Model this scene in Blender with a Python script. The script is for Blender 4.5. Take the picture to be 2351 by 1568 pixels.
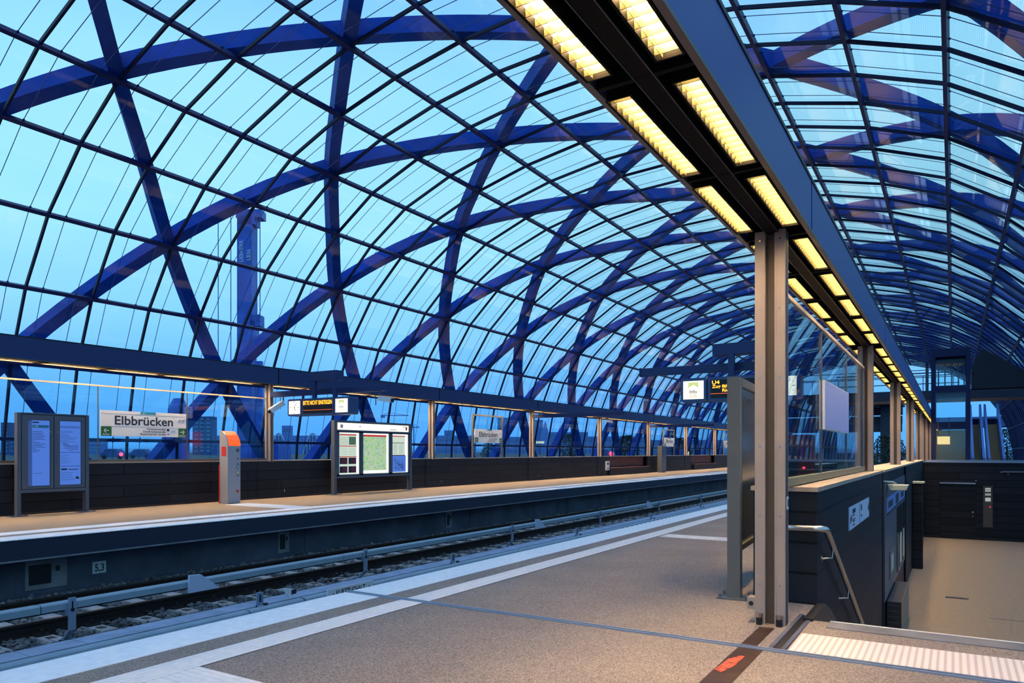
import bpy, bmesh, math, random
from mathutils import Vector, Matrix
random.seed(7)
C = bpy.context.scene.collection
SC = bpy.context.scene
for o in list(bpy.data.objects): bpy.data.objects.remove(o)

# ------------------------------------------------------------------ camera, world, exposure
H_EYE = 1.3
cam_d = bpy.data.cameras.new('camera'); cam = bpy.data.objects.new('camera', cam_d); C.objects.link(cam)
cam.location = (0, 0, H_EYE); cam.rotation_euler = (math.radians(90), 0, math.radians(31.535))
cam_d.sensor_width = 36; cam_d.sensor_fit = 'HORIZONTAL'; cam_d.lens = 1650/2351*36
cam_d.shift_y = 254/2351; cam_d.clip_start = .05; cam_d.clip_end = 3000
SC.camera = cam
SC.view_settings.view_transform = 'Standard'; SC.view_settings.look = 'None'
SC.view_settings.gamma = 1; SC.view_settings.use_curve_mapping = False
SC.view_settings.exposure = 0
W = bpy.data.worlds.new('dusk_sky'); SC.world = W; W.use_nodes = True
nt = W.node_tree; nt.nodes.clear()
tc = nt.nodes.new('ShaderNodeTexCoord'); sp = nt.nodes.new('ShaderNodeSeparateXYZ')
rp = nt.nodes.new('ShaderNodeValToRGB'); bg = nt.nodes.new('ShaderNodeBackground'); wo = nt.nodes.new('ShaderNodeOutputWorld')
nt.links.new(tc.outputs['Generated'], sp.inputs[0])
# dusk: bluish haze at the horizon, bright cyan band above it, overhead whitened and brightened as unseen fill light
el = rp.color_ramp.elements
el[0].position = 0.0; el[0].color = (.02, .06, .16, 1)
el[1].position = 1.0; el[1].color = (.52, .68, 1.15, 1)
for p, c in [(.499, (.03, .09, .25, 1)), (.502, (.08, .37, .92, 1)), (.535, (.13, .45, .97, 1)), (.58, (.26, .64, 1.0, 1)), (.64, (.40, .81, 1.0, 1)),
             (.72, (.37, .77, 1.0, 1)), (.77, (.26, .60, 1.0, 1)), (.86, (.36, .60, 1.05, 1))]:
    e = el.new(p); e.color = c
mp = nt.nodes.new('ShaderNodeMath'); mp.operation = 'MULTIPLY_ADD'; mp.inputs[1].default_value = .5; mp.inputs[2].default_value = .5
# thin cloud streaks modulate the lookup a little
nz = nt.nodes.new('ShaderNodeTexNoise'); nz.inputs['Scale'].default_value = 2.2; nz.inputs['Detail'].default_value = 5
mapn = nt.nodes.new('ShaderNodeMapping'); mapn.inputs['Scale'].default_value = (1, 1, 3.5)
nt.links.new(tc.outputs['Generated'], mapn.inputs[0]); nt.links.new(mapn.outputs[0], nz.inputs['Vector'])
nt.links.new(sp.outputs['Z'], mp.inputs[0]); nt.links.new(mp.outputs[0], rp.inputs[0])
mx = nt.nodes.new('ShaderNodeMix'); mx.data_type = 'RGBA'; mx.blend_type = 'MULTIPLY'; mx.inputs['Factor'].default_value = .35
cr = nt.nodes.new('ShaderNodeValToRGB'); cr.color_ramp.elements[0].position = .3; cr.color_ramp.elements[0].color = (.7, .88, .97, 1)
cr.color_ramp.elements[1].position = .7; cr.color_ramp.elements[1].color = (1.35, 1.1, 1.02, 1)
nt.links.new(nz.outputs['Fac'], cr.inputs[0]); nt.links.new(rp.outputs[0], mx.inputs['A']); nt.links.new(cr.outputs[0], mx.inputs['B'])
nt.links.new(mx.outputs['Result'], bg.inputs['Color']); bg.inputs['Strength'].default_value = 1.2
nt.links.new(bg.outputs[0], wo.inputs[0])

# ------------------------------------------------------------------ materials
MATS = {}
def mat(name, col=(.5, .5, .5), rough=.5, metal=0., emit=None, strength=0., spec=.5, noise=None, bump=0., bscale=40.):
    m = bpy.data.materials.new(name); m.use_nodes = True; n = m.node_tree; b = n.nodes['Principled BSDF']
    b.inputs['Base Color'].default_value = (*col, 1); b.inputs['Roughness'].default_value = rough
    b.inputs['Metallic'].default_value = metal; b.inputs['Specular IOR Level'].default_value = spec
    if emit: b.inputs['Emission Color'].default_value = (*emit, 1); b.inputs['Emission Strength'].default_value = strength
    if noise:
        scale, amt, detail = noise
        t = n.nodes.new('ShaderNodeTexCoord'); q = n.nodes.new('ShaderNodeTexNoise'); q.inputs['Scale'].default_value = scale
        q.inputs['Detail'].default_value = detail; n.links.new(t.outputs['Object'], q.inputs['Vector'])
        r = n.nodes.new('ShaderNodeValToRGB'); r.color_ramp.elements[0].position = .3; r.color_ramp.elements[1].position = .7
        r.color_ramp.elements[0].color = (*[c*(1-amt) for c in col], 1); r.color_ramp.elements[1].color = (*[min(1, c*(1+amt)) for c in col], 1)
        n.links.new(q.outputs['Fac'], r.inputs[0]); n.links.new(r.outputs[0], b.inputs['Base Color'])
    if bump:
        t = n.nodes.new('ShaderNodeTexCoord'); q = n.nodes.new('ShaderNodeTexNoise'); q.inputs['Scale'].default_value = bscale
        n.links.new(t.outputs['Object'], q.inputs['Vector'])
        bm_ = n.nodes.new('ShaderNodeBump'); bm_.inputs['Strength'].default_value = bump; bm_.inputs['Distance'].default_value = .01
        n.links.new(q.outputs['Fac'], bm_.inputs['Height']); n.links.new(bm_.outputs[0], b.inputs['Normal'])
    MATS[name] = m; return m
def glass(name, tint, refl=1.0):
    m = bpy.data.materials.new(name); m.use_nodes = True; n = m.node_tree; n.nodes.clear()
    out = n.nodes.new('ShaderNodeOutputMaterial'); tr = n.nodes.new('ShaderNodeBsdfTransparent'); gl = n.nodes.new('ShaderNodeBsdfGlossy')
    tr.inputs[0].default_value = (*tint, 1); gl.inputs['Roughness'].default_value = .0; gl.inputs[0].default_value = (1, 1, 1, 1)
    lw = n.nodes.new('ShaderNodeLayerWeight'); pw = n.nodes.new('ShaderNodeMath'); pw.operation = 'POWER'; pw.inputs[1].default_value = 4.5
    ml = n.nodes.new('ShaderNodeMath'); ml.operation = 'MULTIPLY_ADD'; ml.inputs[1].default_value = .8*refl; ml.inputs[2].default_value = .026*refl; ml.use_clamp = True
    n.links.new(lw.outputs['Facing'], pw.inputs[0]); n.links.new(pw.outputs[0], ml.inputs[0])
    mi = n.nodes.new('ShaderNodeMixShader'); n.links.new(ml.outputs[0], mi.inputs[0])
    n.links.new(tr.outputs[0], mi.inputs[1]); n.links.new(gl.outputs[0], mi.inputs[2]); n.links.new(mi.outputs[0], out.inputs[0])
    MATS[name] = m; return m
def emis(name, col, s): return mat(name, (.02, .02, .02), .4, emit=col, strength=s)

steel = mat('steel_skylight_blue', (.002, .055, .36), .6, spec=.15, noise=(.7, .25, 3))  # grey steel with the blue of the sky light put into its colour
bar_m = mat('glazing_bar_paint', (.004, .008, .045), .5, spec=.3)
purl_m = mat('purlin_paint', (.006, .020, .12), .45, spec=.3)
fascia = mat('fascia_blue_metal', (.007, .024, .125), .45)
soffit = mat('soffit_black', (.007, .006, .0055), .75, spec=.1)
flange = mat('canopy_flange_bronze', (.10, .085, .075), .4)
col_m = mat('column_bronze_grey', (.31, .26, .245), .38, noise=(6, .06, 3))
col_d = mat('column_web_dark', (.06, .048, .04), .5)
white_l = mat('louvre_yellow', (.11, .105, .040), .5)
lamp_e = emis('lamp_glow', (1.0, .64, .29), 125)
roofglass = glass('roof_glass', (.93, .985, 1.0), .9)
def frit(m):
    n = m.node_tree; tr = [x for x in n.nodes if x.type == 'BSDF_TRANSPARENT'][0]; uv = n.nodes.new('ShaderNodeUVMap'); uv.uv_map = 'across'
    w = n.nodes.new('ShaderNodeTexWave'); w.wave_profile = 'SIN'; w.bands_direction = 'X'; w.inputs['Scale'].default_value = 2*math.pi/20/.042
    r = n.nodes.new('ShaderNodeValToRGB'); r.color_ramp.elements[0].position = .15; r.color_ramp.elements[1].position = .35
    r.color_ramp.elements[0].color = (.80, .91, .97, 1); r.color_ramp.elements[1].color = (.95, .99, 1, 1)
    n.links.new(uv.outputs[0], w.inputs['Vector']); n.links.new(w.outputs['Fac'], r.inputs[0]); n.links.new(r.outputs[0], tr.inputs[0])
frit(roofglass)
screenglass = glass('screen_glass', (.90, .97, .97), 1.0)
joint_m = mat('glass_joint', (.03, .09, .30), .5)
asph = mat('platform_mastic', (.33, .275, .235), .85)
def speckle(m, col, scale, amt):
    n = m.node_tree; b = n.nodes['Principled BSDF']; t = n.nodes.new('ShaderNodeTexCoord'); v = n.nodes.new('ShaderNodeTexVoronoi'); v.inputs['Scale'].default_value = scale
    sx = n.nodes.new('ShaderNodeSeparateColor'); r = n.nodes.new('ShaderNodeValToRGB'); q = n.nodes.new('ShaderNodeTexNoise'); q.inputs['Scale'].default_value = .9; q.inputs['Detail'].default_value = 6
    r.color_ramp.elements[0].position = .1; r.color_ramp.elements[1].position = .95
    r.color_ramp.elements[0].color = (*[c*(1-amt) for c in col], 1); r.color_ramp.elements[1].color = (*[min(1, c*(1+amt*1.4)) for c in col], 1)
    mx = n.nodes.new('ShaderNodeMix'); mx.data_type = 'RGBA'; mx.blend_type = 'MULTIPLY'; mx.inputs['Factor'].default_value = .5
    r2 = n.nodes.new('ShaderNodeValToRGB'); r2.color_ramp.elements[0].position = .35; r2.color_ramp.elements[0].color = (.72, .72, .74, 1); r2.color_ramp.elements[1].position = .65; r2.color_ramp.elements[1].color = (1.12, 1.1, 1.08, 1)
    n.links.new(t.outputs['Object'], v.inputs['Vector']); n.links.new(t.outputs['Object'], q.inputs['Vector']); n.links.new(v.outputs['Color'], sx.inputs[0]); n.links.new(sx.outputs[0], r.inputs[0])
    n.links.new(q.outputs['Fac'], r2.inputs[0]); n.links.new(r.outputs[0], mx.inputs['A']); n.links.new(r2.outputs[0], mx.inputs['B']); n.links.new(mx.outputs['Result'], b.inputs['Base Color'])
speckle(asph, (.26, .212, .18), 190, .5)
asph_far = mat('far_platform_mastic', (.27, .21, .155), .85, noise=(90, .25, 2))
white_s = mat('white_strip', (.90, .90, .91), .7, noise=(14, .06, 4))
tact_m = mat('tactile_white', (.90, .83, .79), .7, noise=(20, .06, 4))
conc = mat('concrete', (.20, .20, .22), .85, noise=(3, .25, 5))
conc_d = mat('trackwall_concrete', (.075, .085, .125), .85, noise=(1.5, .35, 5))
conc_s = mat('sleeper_concrete', (.36, .34, .33), .85, noise=(12, .25, 4))
ballast_m = mat('ballast_stone', (.10, .10, .115), .9, noise=(25, .7, 3), bump=.8, bscale=45)
stone_m = mat('ballast_pebble', (.15, .145, .15), .85, noise=(3, .6, 2))
rail_m = mat('rail_steel', (.035, .028, .026), .45, metal=.6)
cover_m = mat('thirdrail_cover', (.26, .34, .40), .45, noise=(5, .08, 3))
brk_m = mat('bracket_galvanised', (.28, .34, .46), .4, metal=.3)
trough_m = mat('trough_slab', (.30, .34, .45), .75, noise=(4, .18, 4))
slab_e = mat('platform_edge_dark', (.012, .018, .045), .5)
frame_m = mat('display_frame', (.085, .10, .135), .42)
frame_l = mat('board_frame_grey', (.11, .12, .125), .42)
panel_dk = mat('board_glass_dark', (.028, .038, .038), .15)
steel_s = mat('stainless', (.62, .60, .58), .22, metal=1.)
black = mat('black', (.006, .006, .008), .5)
white = mat('white_enamel', (.80, .80, .82), .4)
signback = mat('sign_back', (.40, .48, .90), .5)
orange_e = emis('orange_glow', (1.0, .10, .006), 1.3)
red = mat('red_paint', (.55, .03, .02), .4)
darkred = mat('dark_red', (.10, .012, .012), .4)
sosgrey = mat('pillar_silver', (.36, .37, .42), .35, metal=.2)
green = mat('sign_green', (.015, .13, .03), .5)
teal = mat('sign_teal', (.03, .25, .38), .5)
led_e = emis('led_amber', (1.0, .36, .02), 3.)
ledred_e = emis('led_red', (1.0, .12, .01), 2.)
lit_w = emis('lit_white', (1.0, .93, .74), 1.6)
lit_w2 = emis('lit_panel_pale', (.80, .95, .80), .75)
lit_c = emis('lit_cream', (.95, .98, .85), 1.3)
paper = emis('poster_blue_white', (.10, .27, 1.0), .62)
ink = mat('ink', (.015, .02, .03), .6)
yel_e = emis('lit_yellow', (1.0, .80, .36), .9)
red_e = emis('tail_light', (1.0, .04, .10), 5)
maroon = mat('poster_maroon', (.16, .01, .04), .5)
wood = mat('bench_wood', (.17, .045, .03), .55, noise=(6, .4, 3))
build1 = mat('skyline_haze_blue', (.10, .22, .55), .9)  # blue distance haze is mixed into these skyline colours
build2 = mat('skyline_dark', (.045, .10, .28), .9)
buildw = mat('skyline_window', (.10, .20, .36), .6)
rig_m = mat('rig_blue', (.03, .10, .50), .5, noise=(1, .25, 3))
rig_w = mat('rig_letter', (.45, .60, .80), .6)
groundm = mat('outside_ground', (.03, .055, .07), .95, noise=(.06, .5, 4))
leaf_m = mat('leaf_dark', (.012, .035, .022), .8)
bark_m = mat('bark', (.03, .022, .018), .9)
over_m = mat('overpass_dark', (.02, .03, .06), .7)
elev_m = mat('lift_blue_steel', (.009, .017, .075), .5, spec=.3)
rust_m = mat('rust_strip', (.085, .042, .022), .45, metal=.4, noise=(5, .35, 4))
orange_refl = mat('orange_reflection', (.55, .085, .035), .5, noise=(28, .75, 6))  # red reflection on the floor strip, painted as a noisy orange patch
yellowp = mat('yellow_plate', (.26, .24, .13), .5)
cream = mat('lamp_housing_cream', (.55, .60, .50), .5)
stone_floor = mat('landing_floor', (.25, .205, .145), .8, noise=(40, .25, 3))

def cladding():
    m = bpy.data.materials.new('dark_cladding'); m.use_nodes = True; n = m.node_tree; b = n.nodes['Principled BSDF']
    t = n.nodes.new('ShaderNodeTexCoord'); sx = n.nodes.new('ShaderNodeSeparateXYZ'); cx = n.nodes.new('ShaderNodeCombineXYZ')
    ad = n.nodes.new('ShaderNodeMath'); ad.operation = 'ADD'
    n.links.new(t.outputs['Object'], sx.inputs[0]); n.links.new(sx.outputs['X'], ad.inputs[0]); n.links.new(sx.outputs['Y'], ad.inputs[1])
    n.links.new(ad.outputs[0], cx.inputs['X']); n.links.new(sx.outputs['Z'], cx.inputs['Y'])
    br = n.nodes.new('ShaderNodeTexBrick'); br.offset = .5; br.inputs['Scale'].default_value = 1
    br.inputs['Brick Width'].default_value = 2.3; br.inputs['Row Height'].default_value = .262; br.inputs['Mortar Size'].default_value = .011
    br.inputs['Color1'].default_value = (.017, .020, .029, 1); br.inputs['Color2'].default_value = (.010, .012, .019, 1)
    br.inputs['Mortar'].default_value = (.002, .002, .003, 1)
    n.links.new(cx.outputs[0], br.inputs['Vector']); n.links.new(br.outputs['Color'], b.inputs['Base Color'])
    b.inputs['Roughness'].default_value = .55; b.inputs['Specular IOR Level'].default_value = .18
    MATS['dark_cladding'] = m; return m
clad = cladding()
def perforated():
    m = bpy.data.materials.new('perforated_blue'); m.use_nodes = True; n = m.node_tree; b = n.nodes['Principled BSDF']
    t = n.nodes.new('ShaderNodeTexCoord'); v = n.nodes.new('ShaderNodeTexVoronoi'); v.inputs['Scale'].default_value = 75; v.inputs['Randomness'].default_value = 0
    r = n.nodes.new('ShaderNodeValToRGB'); r.color_ramp.elements[0].position = .30; r.color_ramp.elements[1].position = .38
    r.color_ramp.elements[0].color = (.010, .036, .17, 1); r.color_ramp.elements[1].color = (.023, .062, .37, 1)
    n.links.new(t.outputs['Object'], v.inputs['Vector']); n.links.new(v.outputs['Distance'], r.inputs[0]); n.links.new(r.outputs[0], b.inputs['Base Color'])
    b.inputs['Roughness'].default_value = .42
    return m
perf = perforated()
def ribbed(name, c1, c2, axis, period):
    m = bpy.data.materials.new(name); m.use_nodes = True; n = m.node_tree; b = n.nodes['Principled BSDF']
    t = n.nodes.new('ShaderNodeTexCoord'); w = n.nodes.new('ShaderNodeTexWave'); w.wave_profile = 'SIN'; w.bands_direction = axis
    w.inputs['Scale'].default_value = 2*math.pi/20/period; w.inputs['Distortion'].default_value = 0
    r = n.nodes.new('ShaderNodeValToRGB'); r.color_ramp.elements[0].position = .2; r.color_ramp.elements[1].position = .5
    r.color_ramp.elements[0].color = (*c1, 1); r.color_ramp.elements[1].color = (*c2, 1)
    n.links.new(t.outputs['Object'], w.inputs['Vector']); n.links.new(w.outputs['Fac'], r.inputs[0]); n.links.new(r.outputs[0], b.inputs['Base Color'])
    b.inputs['Roughness'].default_value = .7
    return m
tact_rib = ribbed('tactile_ribs', (.62, .52, .46), (.84, .75, .71), 'X', .04)
def mapmat(name, e=1.0):
    m = bpy.data.materials.new(name); m.use_nodes = True; n = m.node_tree; b = n.nodes['Principled BSDF']
    t = n.nodes.new('ShaderNodeTexCoord'); v = n.nodes.new('ShaderNodeTexNoise'); v.inputs['Scale'].default_value = 11; v.inputs['Detail'].default_value = 12; v.inputs['Roughness'].default_value = .68
    r = n.nodes.new('ShaderNodeValToRGB'); E_ = r.color_ramp.elements
    E_[0].position = .34; E_[0].color = (.10, .55, .20, 1); E_[1].position = .64; E_[1].color = (.30, .38, .34, 1)
    for p, c in [(.42, (.35, .62, .22, 1)), (.50, (.66, .78, .36, 1)), (.56, (.55, .62, .45, 1))]: x = E_.new(p); x.color = c
    n.links.new(t.outputs['Object'], v.inputs['Vector']); n.links.new(v.outputs['Fac'], r.inputs[0])
    n.links.new(r.outputs[0], b.inputs['Base Color']); n.links.new(r.outputs[0], b.inputs['Emission Color']); b.inputs['Emission Strength'].default_value = e
    return m
city_map = mapmat('city_map', .55)

# ------------------------------------------------------------------ mesh builder
TXT = {}
def text_geo(s):
    if s in TXT: return TXT[s]
    cu = bpy.data.curves.new('t', 'FONT'); cu.body = s; cu.size = 1; cu.resolution_u = 3; cu.offset = .018
    ob = bpy.data.objects.new('t', cu); C.objects.link(ob)
    dg = bpy.context.evaluated_depsgraph_get(); dg.update()
    me = bpy.data.meshes.new_from_object(ob.evaluated_get(dg))
    g = ([v.co.copy() for v in me.vertices], [list(p.vertices) for p in me.polygons])
    bpy.data.objects.remove(ob); bpy.data.curves.remove(cu); bpy.data.meshes.remove(me)
    TXT[s] = g; return g
for s_ in ['Elbbrücken', 'Versmannstraße', 'Zweibrückenstraße', 'Baakenwerder Straße', 'Ausgang', 'U4', 'BITTE NICHT EINSTEIGEN', 'Info', 'SOS',
           'Zug fährt', 'Richtung', '4 I', 'KURZZUGHALT', '5,3', 'WC', 'LIEBHERR', 'LB36']: text_geo(s_)

class MB:
    def __init__(s): s.v = []; s.f = []; s.m = []; s.sm = []
    def add(s, vs, fs, m=0, smooth=False):
        o = len(s.v); s.v += [Vector(p) for p in vs]
        for f in fs: s.f.append([i+o for i in f]); s.m.append(m); s.sm.append(smooth)
        return s
    def box(s, x0, y0, z0, x1, y1, z1, m=0):
        if x0 > x1: x0, x1 = x1, x0
        if y0 > y1: y0, y1 = y1, y0
        if z0 > z1: z0, z1 = z1, z0
        return s.add([(x0,y0,z0),(x1,y0,z0),(x1,y1,z0),(x0,y1,z0),(x0,y0,z1),(x1,y0,z1),(x1,y1,z1),(x0,y1,z1)],
                     [(0,3,2,1),(4,5,6,7),(0,1,5,4),(1,2,6,5),(2,3,7,6),(3,0,4,7)], m)
    def prism(s, poly, axis, a, b, m=0):
        # poly of 2D points; axis 'x': (y,z), 'y': (x,z), 'z': (x,y)
        def P(p, t): return {'x': (t, p[0], p[1]), 'y': (p[0], t, p[1]), 'z': (p[0], p[1], t)}[axis]
        n = len(poly); vs = [P(p, a) for p in poly] + [P(p, b) for p in poly]
        fs = [list(range(n))[::-1], list(range(n, 2*n))] + [(i, (i+1) % n, n+(i+1) % n, n+i) for i in range(n)]
        return s.add(vs, fs, m)
    def tube(s, path, r, n=10, m=0, caps=True):
        path = [Vector(p) for p in path]; vs = []; fs = []
        for i, p in enumerate(path):
            d = (path[min(i+1, len(path)-1)] - path[max(i-1, 0)]).normalized()
            u = d.cross(Vector((0, 0, 1)));
            if u.length < .01: u = d.cross(Vector((0, 1, 0)))
            u.normalize(); w = d.cross(u)
            rr = r[i] if isinstance(r, (list, tuple)) else r
            vs += [p + (u*math.cos(2*math.pi*k/n) + w*math.sin(2*math.pi*k/n))*rr for k in range(n)]
        for i in range(len(path)-1):
            for k in range(n): fs.append((i*n+k, i*n+(k+1) % n, (i+1)*n+(k+1) % n, (i+1)*n+k))
        s.add(vs, fs, m, True)
        if caps: s.add(vs[:n], [list(range(n))], m); s.add(vs[-n:], [list(range(n))], m)
        return s
    def bar(s, p, q, w, d, up=(0, 0, 1), m=0):
        p = Vector(p); q = Vector(q); t = (q-p).normalized(); u = t.cross(Vector(up)).normalized(); n = u.cross(t).normalized()
        vs = [a + u*sx*w/2 + n*sy*d/2 for a in (p, q) for sx, sy in ((-1,-1),(1,-1),(1,1),(-1,1))]
        return s.add(vs, [(0,1,2,3),(7,6,5,4),(0,4,5,1),(1,5,6,2),(2,6,7,3),(3,7,4,0)], m)
    def text(s, st, org, size, face='x', align='l', m=0, lift=.002, sx=1., rot=0):
        vs, fs = text_geo(st); xs = [v.x for v in vs]; w = max(xs)-min(xs)
        o = {'l': -min(xs), 'c': -(max(xs)+min(xs))/2, 'r': -max(xs)}[align]; out = []
        for v in vs:
            a = (v.x+o)*size*sx; b = v.y*size
            if rot: a, b = -b, a
            if face == 'x': out.append((org[0]+lift, org[1]+a, org[2]+b))
            elif face == 'y': out.append((org[0]+a, org[1]-lift, org[2]+b))
            elif face == '-x': out.append((org[0]-lift, org[1]-a, org[2]+b))
        return s.add(out, fs, m)
    def sphere(s, c, r, n=8, m=0, sz=1.):
        vs = []; fs = []
        for i in range(n+1):
            th = math.pi*i/n
            for k in range(n*2):
                ph = math.pi*k/n
                vs.append((c[0]+r*math.sin(th)*math.cos(ph), c[1]+r*math.sin(th)*math.sin(ph), c[2]+r*sz*math.cos(th)))
        w = 2*n
        for i in range(n):
            for k in range(w): fs.append((i*w+k, (i+1)*w+k, (i+1)*w+(k+1) % w, i*w+(k+1) % w))
        return s.add(vs, fs, m, True)
    def build(s, name, mats, parent=None, local=False, bevel=0):
        off = Vector((0, 0, 0))
        if parent is not None and not local:
            p = parent
            while p is not None: off += p.location; p = p.parent
        me = bpy.data.meshes.new(name)
        me.from_pydata([v-off for v in s.v], [], s.f)
        for mm in (mats if isinstance(mats, (list, tuple)) else [mats]): me.materials.append(mm)
        me.polygons.foreach_set('material_index', s.m); me.polygons.foreach_set('use_smooth', s.sm)
        me.validate(); me.update()
        bm = bmesh.new(); bm.from_mesh(me); bmesh.ops.recalc_face_normals(bm, faces=bm.faces); bm.to_mesh(me); bm.free()
        o = bpy.data.objects.new(name, me); C.objects.link(o)
        if parent is not None: o.parent = parent
        if bevel:
            b = o.modifiers.new('bevel', 'BEVEL'); b.width = bevel; b.segments = 2; b.limit_method = 'ANGLE'
        return o
def tag(o, label, cat, group=None, kind=None):
    o['label'] = label; o['category'] = cat
    if group: o['group'] = group
    if kind: o['kind'] = kind
    return o
def thing(name, label, cat, loc, group=None, rz=0):
    o = bpy.data.objects.new(name, None); C.objects.link(o); o.location = loc; o.rotation_euler = (0, 0, rz); o.empty_display_size = .1
    return tag(o, label, cat, group)
def struct(o, label, cat): return tag(o, label, cat, kind='structure')
def setting(name, label, cat, loc=(0, 0, 0)):
    o = thing(name, label, cat, loc); o['kind'] = 'structure'; return o
def copy_tree(o, parent=None, loc=None, label=None):
    c = o.copy(); C.objects.link(c)
    if parent is not None: c.parent = parent
    if loc is not None: c.location = loc
    if label: c['label'] = label
    for ch in list(o.children): copy_tree(ch, c)
    return c
ORD = ['first','second','third','fourth','fifth','sixth','seventh','eighth','ninth','tenth','eleventh','twelfth','thirteenth','fourteenth','fifteenth',
       'sixteenth','seventeenth','eighteenth','nineteenth','twentieth']
TENS = {2: 'twenty', 3: 'thirty', 4: 'forty', 5: 'fifty', 6: 'sixty', 7: 'seventy', 8: 'eighty', 9: 'ninety'}
def ordw(i):
    if i < 20: return ORD[i]
    n = i+1
    if n >= 100: return 'hundred-and-' + (ordw(n-101) if n > 100 else 'zeroth')
    t, u = divmod(n, 10)
    return (TENS[t][:-1]+'ieth') if u == 0 else TENS[t]+'-'+ORD[u-1]

# ------------------------------------------------------------------ roof tube
XC = -8.44
R_ = [0, 2.15, 4.285, 6.33, 8.32, 9.99, 11.567, 12.746, 13.546, 13.95, 14.05, 13.90]
Z_ = [11.80, 11.69, 11.36, 10.84, 10.08, 8.97, 7.478, 5.722, 3.764, 1.68, -.42, -2.50]
def prof(t):   # t > 0 on the left
    return (XC - math.copysign(R_[abs(t)], t) if t else XC, Z_[abs(t)])
def yb(b): return 9.6 + 1.738*(b-1)
B0, B1 = -9, 50
Y0, Y1 = yb(B0), yb(B1)
def nrm(t):
    a = prof(max(t-1, -11)); b = prof(min(t+1, 11))
    n = Vector((-(b[1]-a[1]), 0, b[0]-a[0])).normalized()
    c = Vector((prof(t)[0]-XC, 0, prof(t)[1]-1.0))
    return n if n.dot(c) > 0 else -n
ceiling = setting('ceiling', 'glass barrel roof with criss-crossing blue steel arches over the platforms', 'roof')
for t in range(-11, 11):
    a, b = prof(t), prof(t+1); n = (nrm(t)+nrm(t+1)).normalized()
    pa = Vector((a[0], 0, a[1])) + n*.05; pb = Vector((b[0], 0, b[1])) + n*.05; h = n*.012
    mb = MB()
    vs = [p + s*h + Vector((0, y, 0)) for y in (Y0, Y1) for p, s in ((pa, -1), (pb, -1), (pb, 1), (pa, 1))]
    mb.add(vs, [(0,1,2,3),(7,6,5,4),(0,4,5,1),(1,5,6,2),(2,6,7,3),(3,7,4,0)], 0)
    for i in range(B0, B1):
        for q in (.25, .75):
            y = yb(i+q)
            mb.bar(pa + Vector((0, y, 0)) - n*.016, pb + Vector((0, y, 0)) - n*.016, .013, .012, up=n, m=1)
    gs = mb.build('glass_strip', [roofglass, joint_m], ceiling)
    gl_ = gs.data.uv_layers.new(name='across'); e1 = (pb-pa).normalized()
    for lp in gs.data.loops: gl_.data[lp.index].uv = ((gs.data.vertices[lp.vertex_index].co + gs.location - pa).dot(e1), 0)
for t in range(-11, 12):
    a = prof(t); n = nrm(t); p = Vector((a[0], 0, a[1])) - n*.03
    mb = MB(); mb.bar(p + Vector((0, Y0, 0)), p + Vector((0, Y1, 0)), .10, .13, up=n)
    for i in range(B0, B1):
        for q in (.25, .75): mb.bar(p + Vector((0, yb(i+q)-.02, 0)) + n*.05, p + Vector((0, yb(i+q)+.02, 0)) + n*.05, .15, .03, up=n)
    mb.build('purlin', purl_m, ceiling)
for i in range(B0, B1+1):
    mb = MB()
    for t in range(-11, 11):
        a, b = prof(t), prof(t+1); n = (nrm(t)+nrm(t+1)).normalized()
        mb.bar(Vector((a[0], yb(i), a[1])) - n*.0, Vector((b[0], yb(i), b[1])) - n*.0, .055, .085, up=n)
    mb.build('glazing_bar', bar_m, ceiling)
def catmull(pts, k):
    out = []
    for i in range(len(pts)-1):
        p0 = pts[max(i-1, 0)]; p1 = pts[i]; p2 = pts[i+1]; p3 = pts[min(i+2, len(pts)-1)]
        for j in range(k):
            t = j/k
            out.append(.5*((2*p1) + (p2-p0)*t + (2*p0-5*p1+4*p2-p3)*t*t + (3*p1-p0-3*p2+p3)*t*t*t))
    out.append(pts[-1]); return out
def arch(fam, k):
    pts = []; nn = []
    for t in range(-11, 12):
        b = (t-3+4*k) if fam == 0 else (1-t+4*k)
        if B0-.01 <= b <= B1+.01:
            a = prof(t); n = nrm(t); pts.append(Vector((a[0], yb(b), a[1])) + n*.36); nn.append(n)
    if len(pts) < 3: return
    P = catmull(pts, 4); N = catmull(nn, 4); vs = []; fs = []; w, d = .34, .44
    for i, p in enumerate(P):
        tg = (P[min(i+1, len(P)-1)]-P[max(i-1, 0)]).normalized(); n = N[i]; n = (n - tg*n.dot(tg)).normalized(); u = tg.cross(n)
        vs += [p + u*sx*w/2 + n*sy*d/2 for sx, sy in ((-1,-1),(1,-1),(1,1),(-1,1))]
    for i in range(len(P)-1):
        for q in range(4): fs.append((i*4+q, i*4+(q+1) % 4, (i+1)*4+(q+1) % 4, (i+1)*4+q))
    fs += [(0,1,2,3), tuple(len(vs)-4+q for q in range(4))]
    mb = MB(); mb.add(vs, fs); mb.build('steel_arch', steel, ceiling)
for k in range(-6, 18): arch(0, k); arch(1, k)

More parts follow.
